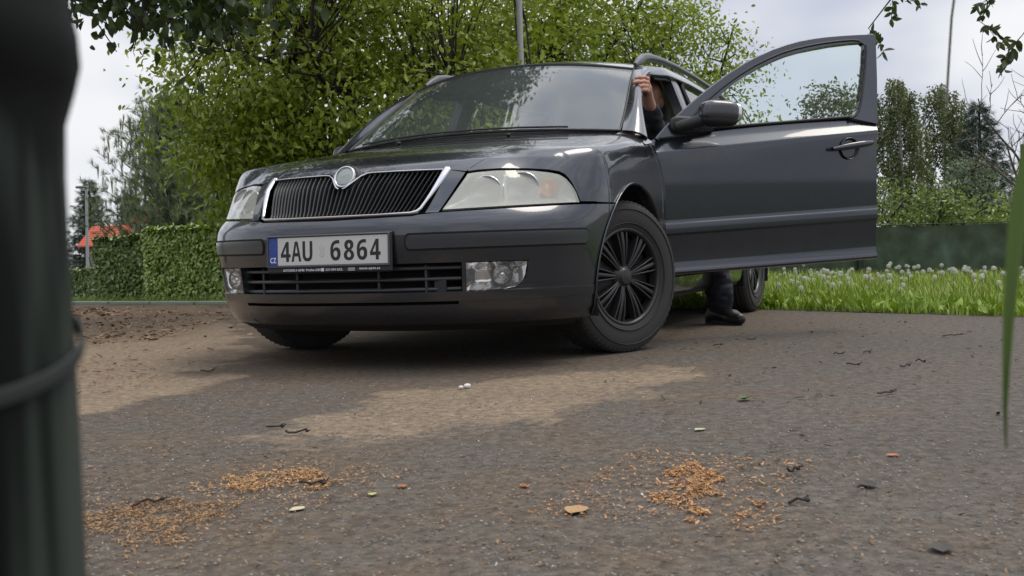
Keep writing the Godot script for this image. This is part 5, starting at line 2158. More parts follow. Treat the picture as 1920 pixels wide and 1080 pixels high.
func pine(called: String, label: String, base: Vector3, h: float, w: float, seed_: int) -> void:
	rng.seed = seed_
	if tuft == null:
		tuft = tuft_mesh(26, 0.75, 0.016)
		spire = tuft_mesh(30, 0.22, 0.022)
	var t := thing(called, label, "tree", base, "pines behind the hedge")
	var mb := MB.new()
	mb.tube([Vector3(0, -0.1, 0), Vector3(0.02, h * 0.5, 0), Vector3(0, h * 0.96, 0)], [0.10, 0.07, 0.015], 8, false)
	var xf := []
	var cols := []
	var sx := []
	var sc := []
	for lv in 15:
		var y := lerpf(0.25, h * 0.93, lv / 14.0)
		var reach := w * pow(1.0 - pow(lv / 15.0, 1.7), 0.75) * rng.randf_range(0.8, 1.1)
		var nb := 8 if lv < 10 else 6
		for b in nb:
			var az := TAU * b / nb + lv * 0.7 + rng.randf() * 0.5
			var out := Vector3(cos(az), 0.25, sin(az))
			var L := reach * rng.randf_range(0.7, 1.1)
			var p := Vector3(0, y, 0)
			var path := [p]
			for k in 5:
				out = (out + Vector3(0, 0.13, 0) + rv() * 0.06).normalized()
				p += out * L / 5.0
				path.append(p)
			mb.tube(path, [0.022, 0.017, 0.013, 0.010, 0.007, 0.004], 4, false)
			for k in range(1, 6):
				for q in 8:
					var at: Vector3 = path[k] + rv() * 0.065 * (1.0 + 0.3 * k)
					var d := (out * 0.5 + rv() * 0.5 + Vector3(0, 0.45, 0)).normalized()
					var s := rng.randf_range(0.13, 0.20)
					xf.append(Transform3D(frame_y(d, rng.randf() * 6.0).scaled(Vector3(s, s, s)), at))
					cols.append(tone(Color(0.125, 0.165, 0.075), Color(0.215, 0.260, 0.130)))
			for q in (4 if lv > 4 else 2):
				var at: Vector3 = path[5 - q % 3] + rv() * 0.06
				var s := rng.randf_range(0.16, 0.30)
				sx.append(Transform3D(frame_y(Vector3(rng.randfn() * 0.08, 1, rng.randfn() * 0.08), rng.randf() * 6.0).scaled(Vector3(s * 0.7, s, s * 0.7)), at))
				sc.append(tone(Color(0.19, 0.22, 0.13), Color(0.28, 0.30, 0.19)))
	put(t, "trunk", mb, bark)
	var m := leaf_mat(0.7, 0.2)
	scatter(t, "needles", tuft, m, xf, cols).set_meta("kind", "stuff")
	scatter(t, "shoots", spire, m, sx, sc).set_meta("kind", "stuff")

func spruce(called: String, label: String, base: Vector3, h: float, w: float, seed_: int, col: Color, col2: Color, group: String) -> void:
	rng.seed = seed_
	var t := thing(called, label, "tree", base, group)
	var mb := MB.new()
	mb.tube([Vector3(0, -0.1, 0), Vector3(0, h * 0.98, 0)], [0.14, 0.02], 7, false)
	var xf := []
	var cols := []
	for lv in 22:
		var f := lv / 21.0
		var y := lerpf(0.3, h * 0.97, f)
		var nb := 9 - int(f * 4.0)
		for b in nb:
			var az := TAU * b / nb + lv * 0.9 + rng.randf() * 0.6
			var L := w * pow(1.0 - f, 0.85) * rng.randf_range(0.65, 1.15) + 0.10
			var n := int(5 + L * 13)
			for k in n:
				var u := (k + 0.5) / n
				var p := Vector3(cos(az) * L * u, y - 0.22 * L * u + 0.12 * L * u * u, sin(az) * L * u) + rv() * 0.05
				var s := rng.randf_range(0.22, 0.34)
				xf.append(Transform3D(frame_y((Vector3(cos(az), -0.25, sin(az)) + rv() * 0.45).normalized(), rng.randf() * 6).scaled(Vector3(s, s, s)), p))
				cols.append(tone(col, col2))
	put(t, "trunk", mb, bark)
	scatter(t, "needles", tuft, leaf_mat(0.7, 0.15), xf, cols).set_meta("kind", "stuff")

func birch(called: String, label: String, base: Vector3, h: float, w: float, seed_: int) -> void:
	rng.seed = seed_
	var t := thing(called, label, "tree", base, "birches beyond the fence")
	var mb := MB.new()
	var tips := []
	var white := std(Color(0.42, 0.40, 0.37), 0.8)
	mb.tube([Vector3(0, -0.1, 0), Vector3(0.05, h * 0.35, 0), Vector3(-0.02, h * 0.7, 0.05), Vector3(0.03, h * 0.93, 0)], [0.11, 0.09, 0.055, 0.02], 8, false)
	var xf := []
	var cols := []
	for b in 26:
		var y := lerpf(h * 0.30, h * 0.93, b / 25.0)
		var az := b * 2.4 + rng.randf()
		var L := w * (1.0 - 0.45 * pow(b / 25.0, 2.0)) * rng.randf_range(0.6, 1.1)
		var d := Vector3(cos(az), 0.75, sin(az)).normalized()
		var p := Vector3(0.02, y, 0)
		var path := [p]
		for k in 5:
			d = (d + Vector3(0, -0.13, 0) + rv() * 0.08).normalized()
			p += d * L / 5.0
			path.append(p)
		mb.tube(path, [0.025, 0.02, 0.015, 0.012, 0.008, 0.005], 4, false)
		for k in range(2, 6):
			for s in 3:
				var q: Vector3 = path[k] + rv() * 0.08
				var drop := rng.randf_range(0.5, 1.5) * minf(1.0, (y - 0.6) / 1.5)
				var nl := int(drop * 34)
				for m in nl:
					var u := float(m) / nl
					var at := q + Vector3(rng.randfn() * 0.05, -drop * u, rng.randfn() * 0.05)
					var z := rng.randf_range(0.075, 0.12)
					xf.append(Transform3D(frame_y((Vector3(0, -0.8, 0) + rv() * 0.6).normalized(), rng.randf() * 6).scaled(Vector3(z, z, z)), at))
					cols.append(tone(Color(0.10, 0.125, 0.05), Color(0.17, 0.195, 0.085)))
	put(t, "trunk", mb, white)
	scatter(t, "crown", lm_broad, lmat, xf, cols).set_meta("kind", "stuff")

func hedge(label: String, a: Vector2, b: Vector2, h: float, thick: float, n: int, seed_: int, ca: Color, cb: Color) -> void:
	rng.seed = seed_
	var mid := (a + b) * 0.5
	var gy := minf(ground_y(a.x, a.y), ground_y(b.x, b.y)) - 0.03
	var t := thing("hedge", label, "hedge", Vector3(mid.x, gy, mid.y), "clipped hedges along the yard")
	var dir := (b - a).normalized()
	var nor := Vector2(-dir.y, dir.x)
	var L := a.distance_to(b)
	var mb := MB.new()
	for k in int(L / 0.16):
		var u := -L * 0.5 + (k + 0.5) * 0.16
		var p := Vector3(dir.x * u, 0, dir.y * u) + Vector3(rng.randfn() * 0.05, 0, rng.randfn() * 0.05)
		for q in 3:
			var tip := p + Vector3(rng.randfn() * 0.12, h * rng.randf_range(0.7, 0.95), rng.randfn() * 0.12)
			mb.tube([p, p.lerp(tip, 0.5) + rv() * 0.03, tip], [0.012, 0.008, 0.004], 4, false)
	put(t, "stems", mb, bark if bark else std(Color(0.05, 0.04, 0.03), 0.9))
	var xf := []
	var cols := []
	var fn := FastNoiseLite.new()
	fn.seed = seed_; fn.frequency = 1.8
	for k in n:
		var u := rng.randf_range(-0.5, 0.5) * L
		var w := rng.randf_range(-0.5, 0.5)
		var v := rng.randf()
		# most leaves sit near the clipped faces
		var face := rng.randf()
		if face < 0.50: w = (0.5 - absf(rng.randfn()) * 0.07) * (1.0 if rng.randf() < 0.6 else -1.0)
		elif face < 0.72: v = 1.0 - absf(rng.randfn()) * 0.05
		elif face < 0.82: u = (0.5 - absf(rng.randfn()) * 0.02) * L * (1.0 if rng.randf() < 0.5 else -1.0)
		var bump := 1.0 + 0.16 * fn.get_noise_2d(u, v * h * 1.5)
		var c2 := dir * u + nor * w * thick * bump
		var p := Vector3(c2.x, 0.04 + v * h * (0.97 + 0.05 * fn.get_noise_1d(u * 1.4)), c2.y)
		var out := Vector3(nor.x * signf(w), 0.3, nor.y * signf(w)) if v < 0.93 else Vector3(0, 1, 0)
		var side := out.cross(rv()).normalized()
		var d := (side + Vector3(0, -0.15, 0) + rv() * 0.35).normalized()
		var s := rng.randf_range(0.040, 0.078)
		var x := d.cross(out + rv() * 0.45).normalized()
		var bs := Basis(x, d, x.cross(d)).scaled_local(Vector3(s, s, s))
		xf.append(Transform3D(bs, p))
		cols.append(tone(ca, cb))
	scatter(t, "foliage", leaf_mesh(0.55, 0.3, 0.2), leaf_mat(0.35, 0.35), xf, cols).set_meta("kind", "stuff")

func build_backdrop() -> void:
	hedge("clipped dark green hedge between the street lamp and the brighter hedge", Vector2(-9.30, -7.20), Vector2(-8.42, -7.58), 0.98, 0.55, 13000, 41, Color(0.080, 0.125, 0.030), Color(0.185, 0.240, 0.060))
	hedge("clipped bright green hedge running behind the car's nose", Vector2(-7.95, -6.85), Vector2(-5.0, -7.25), 1.06, 0.60, 32000, 42, Color(0.160, 0.235, 0.045), Color(0.310, 0.400, 0.085))
	hedge("low pale hedge beyond the street lamp's foot", Vector2(-15.5, -11.5), Vector2(-13.4, -12.4), 0.75, 0.5, 5000, 43, Color(0.09, 0.13, 0.03), Color(0.15, 0.20, 0.05))
	# street lamp
	var gl := ground_y(-28.6, -25.7)
	var lamp := thing("street_lamp", "thin grey street lamp rising over the hedge, far from the yard", "street lamp", Vector3(-28.62, gl, -25.7))
	lamp.rotation.z = -0.035
	var metal := std(Color(0.36, 0.37, 0.38), 0.5, 0.4)
	var mb := MB.new()
	var hh := 3.18 - gl
	mb.tube([Vector3(0, 0, 0), Vector3(0, 0.9, 0), Vector3(0, 0.92, 0), Vector3(0, hh, 0)], [0.085, 0.08, 0.06, 0.045], 10)
	put(lamp, "post", mb, metal)
	mb = MB.new()
	mb.box(Vector3(-0.14, hh + 0.02, 0.05), Vector3(0.52, 0.09, 0.22), 0.03)
	put(lamp, "lamp_head", mb, std(Color(0.12, 0.12, 0.13), 0.5))
	# grey pole behind the car
	var gp := ground_y(-2.15, -5.9)
	var pole := thing("metal_pole", "plain grey metal pole rising behind the car's roof", "pole", Vector3(-2.18, gp, -5.9))
	mb = MB.new()
	mb.tube([Vector3(0, -0.2, 0), Vector3(0, 1.0, 0), Vector3(0.01, 5.2, 0)], [0.036, 0.034, 0.027], 14)
	put(pole, "shaft", mb, std(Color(0.40, 0.40, 0.40), 0.55, 0.2))
	mb = MB.new()
	mb.lathe([Vector2(0.06, -0.1), Vector2(0.06, 0.03), Vector2(0.036, 0.05)], Vector3.ZERO, Vector3.UP, 16)
	put(pole, "base_sleeve", mb, std(Color(0.25, 0.25, 0.25), 0.7))
	# house with a red roof
	var gh := ground_y(-33.6, -31.4)
	var house := thing("house", "small house with red tiled roof and white dormer behind the hedge", "house", Vector3(-33.4, gh, -31.8))
	house.rotation.y = 0.30
	var wall := std(Color(0.20, 0.145, 0.11), 0.9)
	var tile := std(Color(0.46, 0.10, 0.055), 0.8)
	var ey := 1.22 - gh
	var ry := 2.02 - gh
	mb = MB.new()
	mb.box(Vector3(0.5, ey * 0.5, -1.3), Vector3(3.6, ey, 2.4), 0.01)
	mb.plate(PackedVector2Array([Vector2(-1.2, 0), Vector2(1.2, 0), Vector2(0, ry - ey - 0.05)]), Vector3(-1.25, ey, -1.3), Vector3(0, 0, -1), Vector3(0, 1, 0), 0.1)
	put(house, "wall", mb, wall)
	for sd in [1.0, -1.0]:
		mb = MB.new()
		var sl := Vector2(1.42, ry - ey + 0.13)
		var ang := atan2(sl.y, sl.x)
		mb.box(Vector3(0.45, (ey - 0.12 + ry) * 0.5, -1.3 + sd * 0.71), Vector3(4.0, 0.07, sl.length()), 0.01, Basis(Vector3.RIGHT, ang * sd))
		var rf := put(house, "roof", mb, tile)
		for k in 9:
			mb = MB.new()
			var t := (k + 0.5) / 9.0
			mb.box(Vector3(0.45, lerpf(ey - 0.12, ry, t) + 0.045, -1.3 + sd * lerpf(1.42, 0.0, t)), Vector3(4.02, 0.03, 0.10), 0.01, Basis(Vector3.RIGHT, ang * sd))
			put(rf, "tile_course", mb, tile)
	mb = MB.new()
	mb.box(Vector3(1.2, ry - 0.22, -0.75), Vector3(0.75, 0.45, 0.9), 0.01)
	var dormer := put(house, "dormer", mb, std(Color(0.62, 0.60, 0.56), 0.8))
	mb = MB.new()
	mb.plate(PackedVector2Array([Vector2(-0.55, 0), Vector2(0.55, 0), Vector2(0.30, 0.42), Vector2(-0.1, 0.46)]), Vector3(1.35, ry - 0.02, -0.8), Vector3.RIGHT, Vector3(0, 1, -0.4), 1.0)
	put(dormer, "dormer_roof", mb, tile)
	mb = MB.new()
	mb.box(Vector3(1.2, ry - 0.20, -0.285), Vector3(0.4, 0.3, 0.04), 0.01)
	put(dormer, "window", mb, std(Color(0.03, 0.035, 0.04), 0.1))
	mb = MB.new()
	mb.box(Vector3(-1.315, ey * 0.62, -1.2), Vector3(0.04, 0.6, 0.7), 0.01)
	put(house, "window", mb, std(Color(0.03, 0.03, 0.035), 0.1))
	# fence with a green screen
	var fence := thing("garden_fence", "long fence hung with dark green screening behind the dandelions", "fence")
	var fm := std(Color(0.095, 0.140, 0.095), 0.85)
	var nt := NoiseTexture2D.new()
	var fn := FastNoiseLite.new()
	fn.seed = 77; fn.frequency = 0.012; fn.fractal_octaves = 5
	nt.noise = fn; nt.width = 512; nt.height = 256; nt.seamless = true
	var gd := Gradient.new()
	gd.colors = PackedColorArray([Color(0.62, 0.6, 0.5), Color(1, 1, 1)])
	nt.color_ramp = gd
	fm.albedo_texture = nt
	var pm := std(Color(0.016, 0.026, 0.020), 0.6)
	var fa := Vector2(-3.35, -9.10)
	var fb := Vector2(6.7, -11.05)
	var fd := (fb - fa).normalized()
	var n := 5
	for k in n + 1:
		var c := fa.lerp(fb, k / float(n))
		mb = MB.new()
		mb.tube([Vector3(0, -0.75, 0), Vector3(0, 0.60, 0)], 0.026, 10)
		mb.blob(Vector3(0, 0.605, 0), Vector3(0.03, 0.014, 0.03), 1.0, Basis(), 10, 6)
		var o := put(fence, "post", mb, pm)
		o.position = Vector3(c.x, 0, c.y)
		if k == n: break
		var c2 := fa.lerp(fb, (k + 1.0) / n)
		mb = MB.new()
		var g := []
		for i in 9:
			var row := PackedVector3Array()
			for j in 25:
				var q := c.lerp(c2, j / 24.0)
				var w := 0.010 * sin(j * 1.9 + i * 0.5 + k) + 0.014 * sin(j * 0.7 + k * 2.0) * sin(i * 0.8)
				row.append(Vector3(q.x - fd.y * (w - 0.034), lerpf(-0.72, 0.575 - 0.010 * sin(PI * j / 24.0), i / 8.0), q.y + fd.x * (w - 0.034)))
			g.append(row)
		mb.grid(g, Vector3(1, 0, -20))
		put(fence, "screen", mb, fm)
		mb = MB.new()
		mb.tube([Vector3(c.x, 0.59, c.y), Vector3(c2.x, 0.585, c2.y)], 0.007, 6)
		put(fence, "top_wire", mb, pm)

func build_verge() -> void:
	rng.seed = 500
	# grass blades: bent, tapering
	var mb := MB.new()
	var g := []
	for a in [[0.0, 1.0, 0.0], [0.4, 0.8, 0.05], [0.75, 0.5, 0.20], [1.0, 0.04, 0.42]]:
		g.append(PackedVector3Array([Vector3(-0.03 * a[1], a[0], a[2]), Vector3(0.03 * a[1], a[0], a[2])]))
	mb.grid(g, Vector3(0, 0.3, -5))
	var blade := mb.mesh()
	var xf := []
	var cols := []
	var fn := FastNoiseLite.new()
	fn.seed = 6; fn.frequency = 0.7
	for k in 52000:
		var x := rng.randf_range(-3.4, 4.2)
		var e := pow(rng.randf(), 1.25) * 4.4
		if x < -1.2: e = rng.randf() * 2.2
		var z := edge_z(x) - e - 0.01 + 0.04 * fn.get_noise_1d(x * 8.0)
		var p := Vector3(x, ground_y(x, z) - 0.01, z)
		if p.y < -0.04: p.y = -0.01
		var tall := 0.045 + 0.085 * clampf(e / 1.4, 0.0, 1.0) * (0.8 + 0.5 * fn.get_noise_2d(x, z))
		tall *= rng.randf_range(0.6, 1.4)
		var bs := Basis(Vector3.UP, rng.randf() * TAU) * Basis(Vector3.RIGHT, rng.randfn() * 0.25)
		var wd := rng.randf_range(0.10, 0.22)
		xf.append(Transform3D(bs.scaled_local(Vector3(wd, tall, tall)), p))
		var dry := clampf(fn.get_noise_2d(x * 2.0 + 9.0, z * 2.0) * 1.5 + e * 0.12 - 0.1, 0.0, 0.8)
		cols.append(tone(Color(0.18, 0.29, 0.030), Color(0.32, 0.42, 0.046)).lerp(Color(0.36, 0.36, 0.16), dry * rng.randf()))
	for k in 7000:
		var x := rng.randf_range(-14.0, -3.4)
		var z := edge_z(x) - 0.12 - rng.randf() * 4.0
		var s := rng.randf_range(0.04, 0.09)
		xf.append(Transform3D(Basis(Vector3.UP, rng.randf() * TAU).scaled_local(Vector3(0.15, s, s)), Vector3(x, ground_y(x, z) - 0.005, z)))
		cols.append(tone(Color(0.09, 0.17, 0.025), Color(0.17, 0.26, 0.04)))
	var gr := scatter(self, "grass", blade, leaf_mat(0.5, 0.6), xf, cols)
	tag(gr, "fresh green grass growing along the far edge of the yard", "grass", "", "stuff")
	# broad leaves low in the grass
	xf = []
	cols = []
	for k in 2600:
		var x := rng.randf_range(-1.0, 4.0)
		var e := rng.randf() * 1.1
		var z := edge_z(x) - 0.02 - e
		var s := rng.randf_range(0.05, 0.11)
		xf.append(Transform3D(frame_y(Vector3(rng.randfn(), 0.9, rng.randfn()), rng.randf() * 6).scaled(Vector3(s, s, s)), Vector3(x, ground_y(x, z), z)))
		cols.append(tone(Color(0.15, 0.25, 0.025), Color(0.27, 0.38, 0.04)))
	var wd2 := scatter(self, "ground_cover", leaf_mesh(0.4, 0.3, 0.35), leaf_mat(0.5, 0.6), xf, cols)
	tag(wd2, "low weed leaves at the foot of the grass verge", "weeds", "", "stuff")
	# dandelion clocks, one by one
	var stem := MB.new()
	stem.tube([Vector3(0, -0.2, 0), Vector3(0.004, 0.5, 0), Vector3(0, 1, 0)], [0.0026, 0.0024, 0.0022], 5)
	var sm := stem.mesh()
	var head := MB.new()
	var r2 := RandomNumberGenerator.new()
	r2.seed = 12
	for k in 110:
		var yy := 1.0 - 2.0 * (k + 0.5) / 110.0
		var th := k * 2.39996
		var d := Vector3(sqrt(1 - yy * yy) * cos(th), yy, sqrt(1 - yy * yy) * sin(th))
		var f := frame_y(d, 0)
		var c := d * 0.0215
		for q in 3:
			var a := TAU * q / 3.0 + r2.randf()
			var e := (f.x * cos(a) + f.z * sin(a))
			var side := d.cross(e).normalized() * 0.0016
			var i := head.vert(c - side, d); head.vert(c + side, d); head.vert(c + e * 0.0062 + d * 0.002, d)
			head.tri(i, i + 1, i + 2)
		var s2 := f.x * 0.0004
		var j := head.vert(d * 0.004 - s2, f.z); head.vert(d * 0.004 + s2, f.z); head.vert(c, f.z)
		head.tri(j, j + 1, j + 2)
	head.blob(Vector3.ZERO, Vector3(0.006, 0.005, 0.006), 1.0, Basis(), 8, 6)
	var hm := head.mesh()
	var fluff := std(Color(0.62, 0.61, 0.55), 0.9)
	fluff.backlight_enabled = true
	fluff.backlight = Color(0.5, 0.5, 0.45)
	var green := std(Color(0.16, 0.20, 0.06), 0.7)
	var proto: Node3D = null
	for k in 280:
		var x := rng.randf_range(0.55, 3.6)
		var e := rng.randf_range(0.9, 4.3)
		if k > 180 and k < 215: e = rng.randf_range(0.3, 1.2)
		if k >= 215:
			e = rng.randf_range(2.6, 4.6)
			x = rng.randf_range(0.2, 3.4)
		var z := edge_z(x) - e
		var h := rng.randf_range(0.08, 0.20) + (0.03 if rng.randf() < 0.2 else 0.0)
		var o: Node3D
		if proto == null:
			o = thing("dandelion", "white dandelion seed head on a bare stalk in the grass verge", "flower", Vector3.ZERO, "dandelion clocks in the verge")
			put(o, "stalk", sm, green)
			put(o, "seed_head", hm, fluff)
			proto = o
		else:
			o = proto.duplicate()
			o.name = "dandelion_%03d" % k
			add_child(o)
		o.position = Vector3(x, ground_y(x, z), z)
		o.rotation = Vector3(rng.randfn() * 0.06, rng.randf() * 6.0, rng.randfn() * 0.06)
		(o.get_child(0) as Node3D).scale = Vector3(1, h, 1)
		(o.get_child(1) as Node3D).position = Vector3(0, h, 0)
		var hs := rng.randf_range(0.45, 0.85)
		(o.get_child(1) as Node3D).scale = Vector3(hs, hs, hs)

func chip_mesh(sd: int) -> ArrayMesh:
	var r2 := RandomNumberGenerator.new()
	r2.seed = sd
	var mb := MB.new()
	var g := []
	for i in 4:
		var row := PackedVector3Array()
		for j in 3:
			row.append(Vector3((j - 1) * 0.28 * (1.0 - 0.5 * absf(i - 1.5) / 1.5) + r2.randfn() * 0.05, absf(j - 1) * 0.10 + r2.randf() * 0.10 + 0.02, (i - 1.5) / 3.0 + r2.randfn() * 0.04))
		g.append(row)
	mb.grid(g, Vector3(0, -5, 0))
	return mb.mesh()

func litter_patch(called: String, label: String, poly: Array, n: int, s0: float, s1: float, ca: Color, cb: Color, seed_: int, fade := 0.5) -> void:
	rng.seed = seed_
	var c := Vector2.ZERO
	for q in poly: c += Vector2(q[0], q[1])
	c /= poly.size()
	var pv := PackedVector2Array()
	for q in poly: pv.append((Vector2(q[0], q[1]) - c))
	var box := Rect2(pv[0], Vector2.ZERO)
	for q in pv: box = box.expand(q)
	box = box.grow(maxf(box.size.x, box.size.y) * 0.25)
	var fn := FastNoiseLite.new()
	fn.seed = seed_; fn.frequency = 9.0; fn.fractal_octaves = 3
	var xf := []
	var cols := []
	var tries := 0
	while xf.size() < n and tries < n * 40:
		tries += 1
		var q := Vector2(rng.randf_range(box.position.x, box.end.x), rng.randf_range(box.position.y, box.end.y))
		var sway := Vector2(fn.get_noise_2d(q.x * 0.5 + 7.0, q.y * 0.5), fn.get_noise_2d(q.x * 0.5, q.y * 0.5 + 9.0)) * minf(0.11, box.size.x * 0.3)
		var inside := Geometry2D.is_point_in_polygon(q + sway, pv)
		var chance := 0.70 + fn.get_noise_2dv(q) * 1.1 if inside else 0.06 * fade * 2.0
		if rng.randf() > chance: continue
		var s := s0 + (s1 - s0) * pow(rng.randf(), 2.0)
		var bs := Basis(Vector3.UP, rng.randf() * TAU) * Basis(Vector3.RIGHT, rng.randfn() * 0.25) * Basis(Vector3.BACK, rng.randfn() * 0.3)
		xf.append(Transform3D(bs.scaled_local(Vector3(s, s * rng.randf_range(0.3, 0.9), s * rng.randf_range(0.6, 1.7))), Vector3(q.x, 0.002 + rng.randf() * 0.004, q.y)))
		cols.append(tone(ca, cb))
	var m := StandardMaterial3D.new()
	m.vertex_color_use_as_albedo = true
	m.roughness = 0.85
	var o := scatter(self, called, chip_mesh(seed_), m, xf, cols)
	o.position = Vector3(c.x, 0, c.y)
	tag(o, label, "litter", "", "stuff")

func build_litter() -> void:
	var oa := Color(0.24, 0.125, 0.050)
	var ob := Color(0.52, 0.31, 0.14)
	litter_patch("plant_litter", "drift of tan fallen catkin scales below the number plate", [[0.86, 2.52], [0.95, 2.44], [1.05, 2.45], [1.11, 2.60], [1.03, 2.66], [0.90, 2.62]], 3800, 0.002, 0.007, oa, ob, 601)
	litter_patch("plant_litter", "drift of tan fallen catkin scales beside the dark post", [[0.66, 2.84], [0.80, 2.76], [0.93, 2.74], [1.06, 2.90], [1.0, 3.0], [0.80, 3.0]], 5200, 0.002, 0.007, Color(0.18, 0.095, 0.038), Color(0.44, 0.26, 0.12), 602)
	litter_patch("plant_litter", "orange heap of crumbled bark in the open yard", [[1.62, 2.28], [1.66, 2.18], [1.73, 2.20], [1.83, 2.42], [1.82, 2.55], [1.72, 2.56]], 4200, 0.002, 0.009, Color(0.22, 0.10, 0.04), Color(0.56, 0.31, 0.13), 603)
	litter_patch("plant_litter", "sparse reddish-brown scales strewn across the yard's middle", [[0.35, 2.2], [1.2, 2.25], [1.9, 1.9], [2.3, 2.2], [2.35, 3.2], [0.9, 3.3], [0.3, 2.9]], 6500, 0.002, 0.009, Color(0.09, 0.055, 0.03), Color(0.27, 0.17, 0.09), 604, 0.2)
	litter_patch("plant_litter", "dark crumbs scattered over the yard in front of the door", [[0.9, 0.3], [1.2, -1.6], [2.4, -1.7], [3.0, 0.5], [2.5, 2.2], [1.4, 2.0]], 420, 0.006, 0.022, Color(0.035, 0.026, 0.02), Color(0.11, 0.07, 0.045), 605, 0.2)
	litter_patch("plant_litter", "brown plant litter gathered near the kerb", [[-6.2, -3.6], [-3.2, -2.5], [-1.9, -0.3], [-2.2, 0.3], [-5.6, -1.8]], 2600, 0.012, 0.045, Color(0.13, 0.075, 0.04), Color(0.34, 0.22, 0.12), 606, 0.4)
	litter_patch("plant_litter", "pale grit specks on the asphalt", [[-0.6, 1.1], [1.6, 0.6], [2.5, 1.2], [2.4, 3.2], [0.4, 3.2]], 380, 0.002, 0.006, Color(0.34, 0.36, 0.33), Color(0.62, 0.60, 0.55), 607, 0.2)
	litter_patch("plant_litter", "brown scraps along the dusty strip by the car's far wheel", [[-1.5, 0.55], [-0.75, 0.95], [-0.35, 1.45], [-0.9, 1.6], [-1.6, 1.2]], 420, 0.006, 0.02, Color(0.12, 0.065, 0.035), Color(0.27, 0.17, 0.09), 608, 0.3)
	# single twigs and leaves
	rng.seed = 700
	var twm := std(Color(0.035, 0.028, 0.023), 0.9)
	var tw := [[2.07, -0.76, 0.16, 0.3, "forked dark twig lying below the door's corner"], [1.70, 0.07, 0.07, 0.1, ""], [1.79, 0.41, 0.08, 0.0, ""], [1.79, -0.02, 0.06, 0.4, ""], [2.0, 0.27, 0.05, -0.3, ""], [1.96, 0.44, 0.06, 0.2, ""], [1.96, 1.10, 0.11, 0.5, "bent dark twig with crumbs in the middle of the yard"], [0.56, 2.04, 0.07, 0.2, "knobbly twig on the edge of the dusty streak"], [0.67, 2.10, 0.10, -0.35, "thin arched twig on the dusty streak"], [1.16, -0.24, 0.07, 0.2, ""], [1.25, -0.49, 0.06, -0.1, ""], [1.94, 2.46, 0.05, 0.2, ""], [1.89, 2.22, 0.035, 0.0, ""], [-0.55, 0.98, 0.09, 0.15, "twig on the dust beside the far front wheel"], [1.05, 2.58, 0.08, 0.25, "twig stuck in the tan drift below the number plate"], [0.85, 2.80, 0.09, 0.3, "twig across the tan drift beside the dark post"]]
	for a in tw:
		var L: float = a[2] * 0.7
		var mb := MB.new()
		var pts := []
		for k in 6: pts.append(Vector3((k / 5.0 - 0.5) * L, 0.005 + rng.randf() * 0.008 + (0.005 if k == 5 else 0.0), rng.randfn() * 0.10 * L))
		mb.tube(pts, [0.0028, 0.0026, 0.0026, 0.0022, 0.0018, 0.0012], 6)
		mb.tube([pts[3], pts[3] + Vector3(0.014, 0.005, 0.010 * signf(rng.randfn()))], [0.002, 0.0012], 5)
		mb.blob(pts[4], Vector3(0.005, 0.004, 0.004), 1.0, Basis(), 8, 6)
		var o := put(self, "twig", mb, twm)
		o.position = Vector3(a[0], 0, a[1])
		o.rotation.y = a[3] + 0.42
		if a[4]: tag(o, a[4], "twig", "twigs on the yard")
		else: tag(o, "short dark twig lying loose on the grey asphalt", "twig", "twigs on the yard")
	var leafs := [[1.60, 1.30, 0.055, Color(0.05, 0.10, 0.015), "small green leaf standing on the asphalt", 0.9], [1.60, 1.80, 0.035, Color(0.40, 0.40, 0.26), "pale dry leaf between the green leaf and the orange heap", 0.2], [2.03, 2.29, 0.05, Color(0.035, 0.03, 0.025), "dark curled leaf on the grey asphalt", 0.4], [2.17, 2.67, 0.05, Color(0.04, 0.035, 0.028), "crumpled dark leaf near the yard's near edge", 0.4], [2.05, 2.00, 0.028, Color(0.42, 0.13, 0.04), "orange leaf fragment lying alone", 0.3], [1.44, 2.47, 0.026, Color(0.30, 0.12, 0.05), "rust-brown leaf curl between the two tan heaps", 0.4], [1.22, 2.54, 0.028, Color(0.28, 0.12, 0.05), "rust-brown leaf curl next to the yellowish leaf", 0.4], [1.20, 2.615, 0.025, Color(0.42, 0.40, 0.14), "yellowish leaf scrap beside the tan drift", 0.5], [1.13, 2.75, 0.035, Color(0.48, 0.42, 0.30), "pale straw-coloured leaf lying flat", 0.1], [1.80, 2.56, 0.030, Color(0.52, 0.30, 0.13), "rounded tan bark flake at the foot of the orange heap", 0.3], [1.60, 2.62, 0.060, Color(0.36, 0.22, 0.10), "long tan bark strip in front of the orange heap", 0.2], [0.69, 1.21, 0.022, Color(0.60, 0.58, 0.53), "white pebble at the edge of the car's shadow", 0.5]]
	for a in leafs:
		var mb := MB.new()
		if "pebble" in a[4]:
			mb.blob(Vector3(0, 0.006, 0), Vector3(0.013, 0.008, 0.010), 0.9, Basis(), 12, 8)
			mb.blob(Vector3(0.024, 0.004, 0.006), Vector3(0.008, 0.006, 0.008), 0.9, Basis(), 10, 6)
		else:
			var g := []
			for i in 8:
				var t := i / 7.0
				var row := PackedVector3Array()
				for j in 5:
					var q := (j - 2) / 2.0
					var w := 0.32 * sin(PI * pow(t, 0.8)) + 0.02
					row.append(Vector3((t - 0.5), 0.04 + a[5] * (0.5 * absf(q) * w + 0.35 * pow(t - 0.4, 2.0)) + rng.randf() * 0.03, q * w) * a[2])
				g.append(row)
			mb.grid(g, Vector3(0, -1, 0))
			for k in mb.v.size(): mb.v[k].y = maxf(mb.v[k].y, 0.001)
		var o := put(self, "pebble" if "pebble" in a[4] else ("bark_piece" if "bark" in a[4] else "fallen_leaf"), mb, std(a[3], 0.7))
		o.position = Vector3(a[0], 0.002, a[1])
		o.rotation.y = rng.randf() * TAU
		tag(o, a[4], "pebble" if "pebble" in a[4] else ("bark" if "bark" in a[4] else "leaf"))

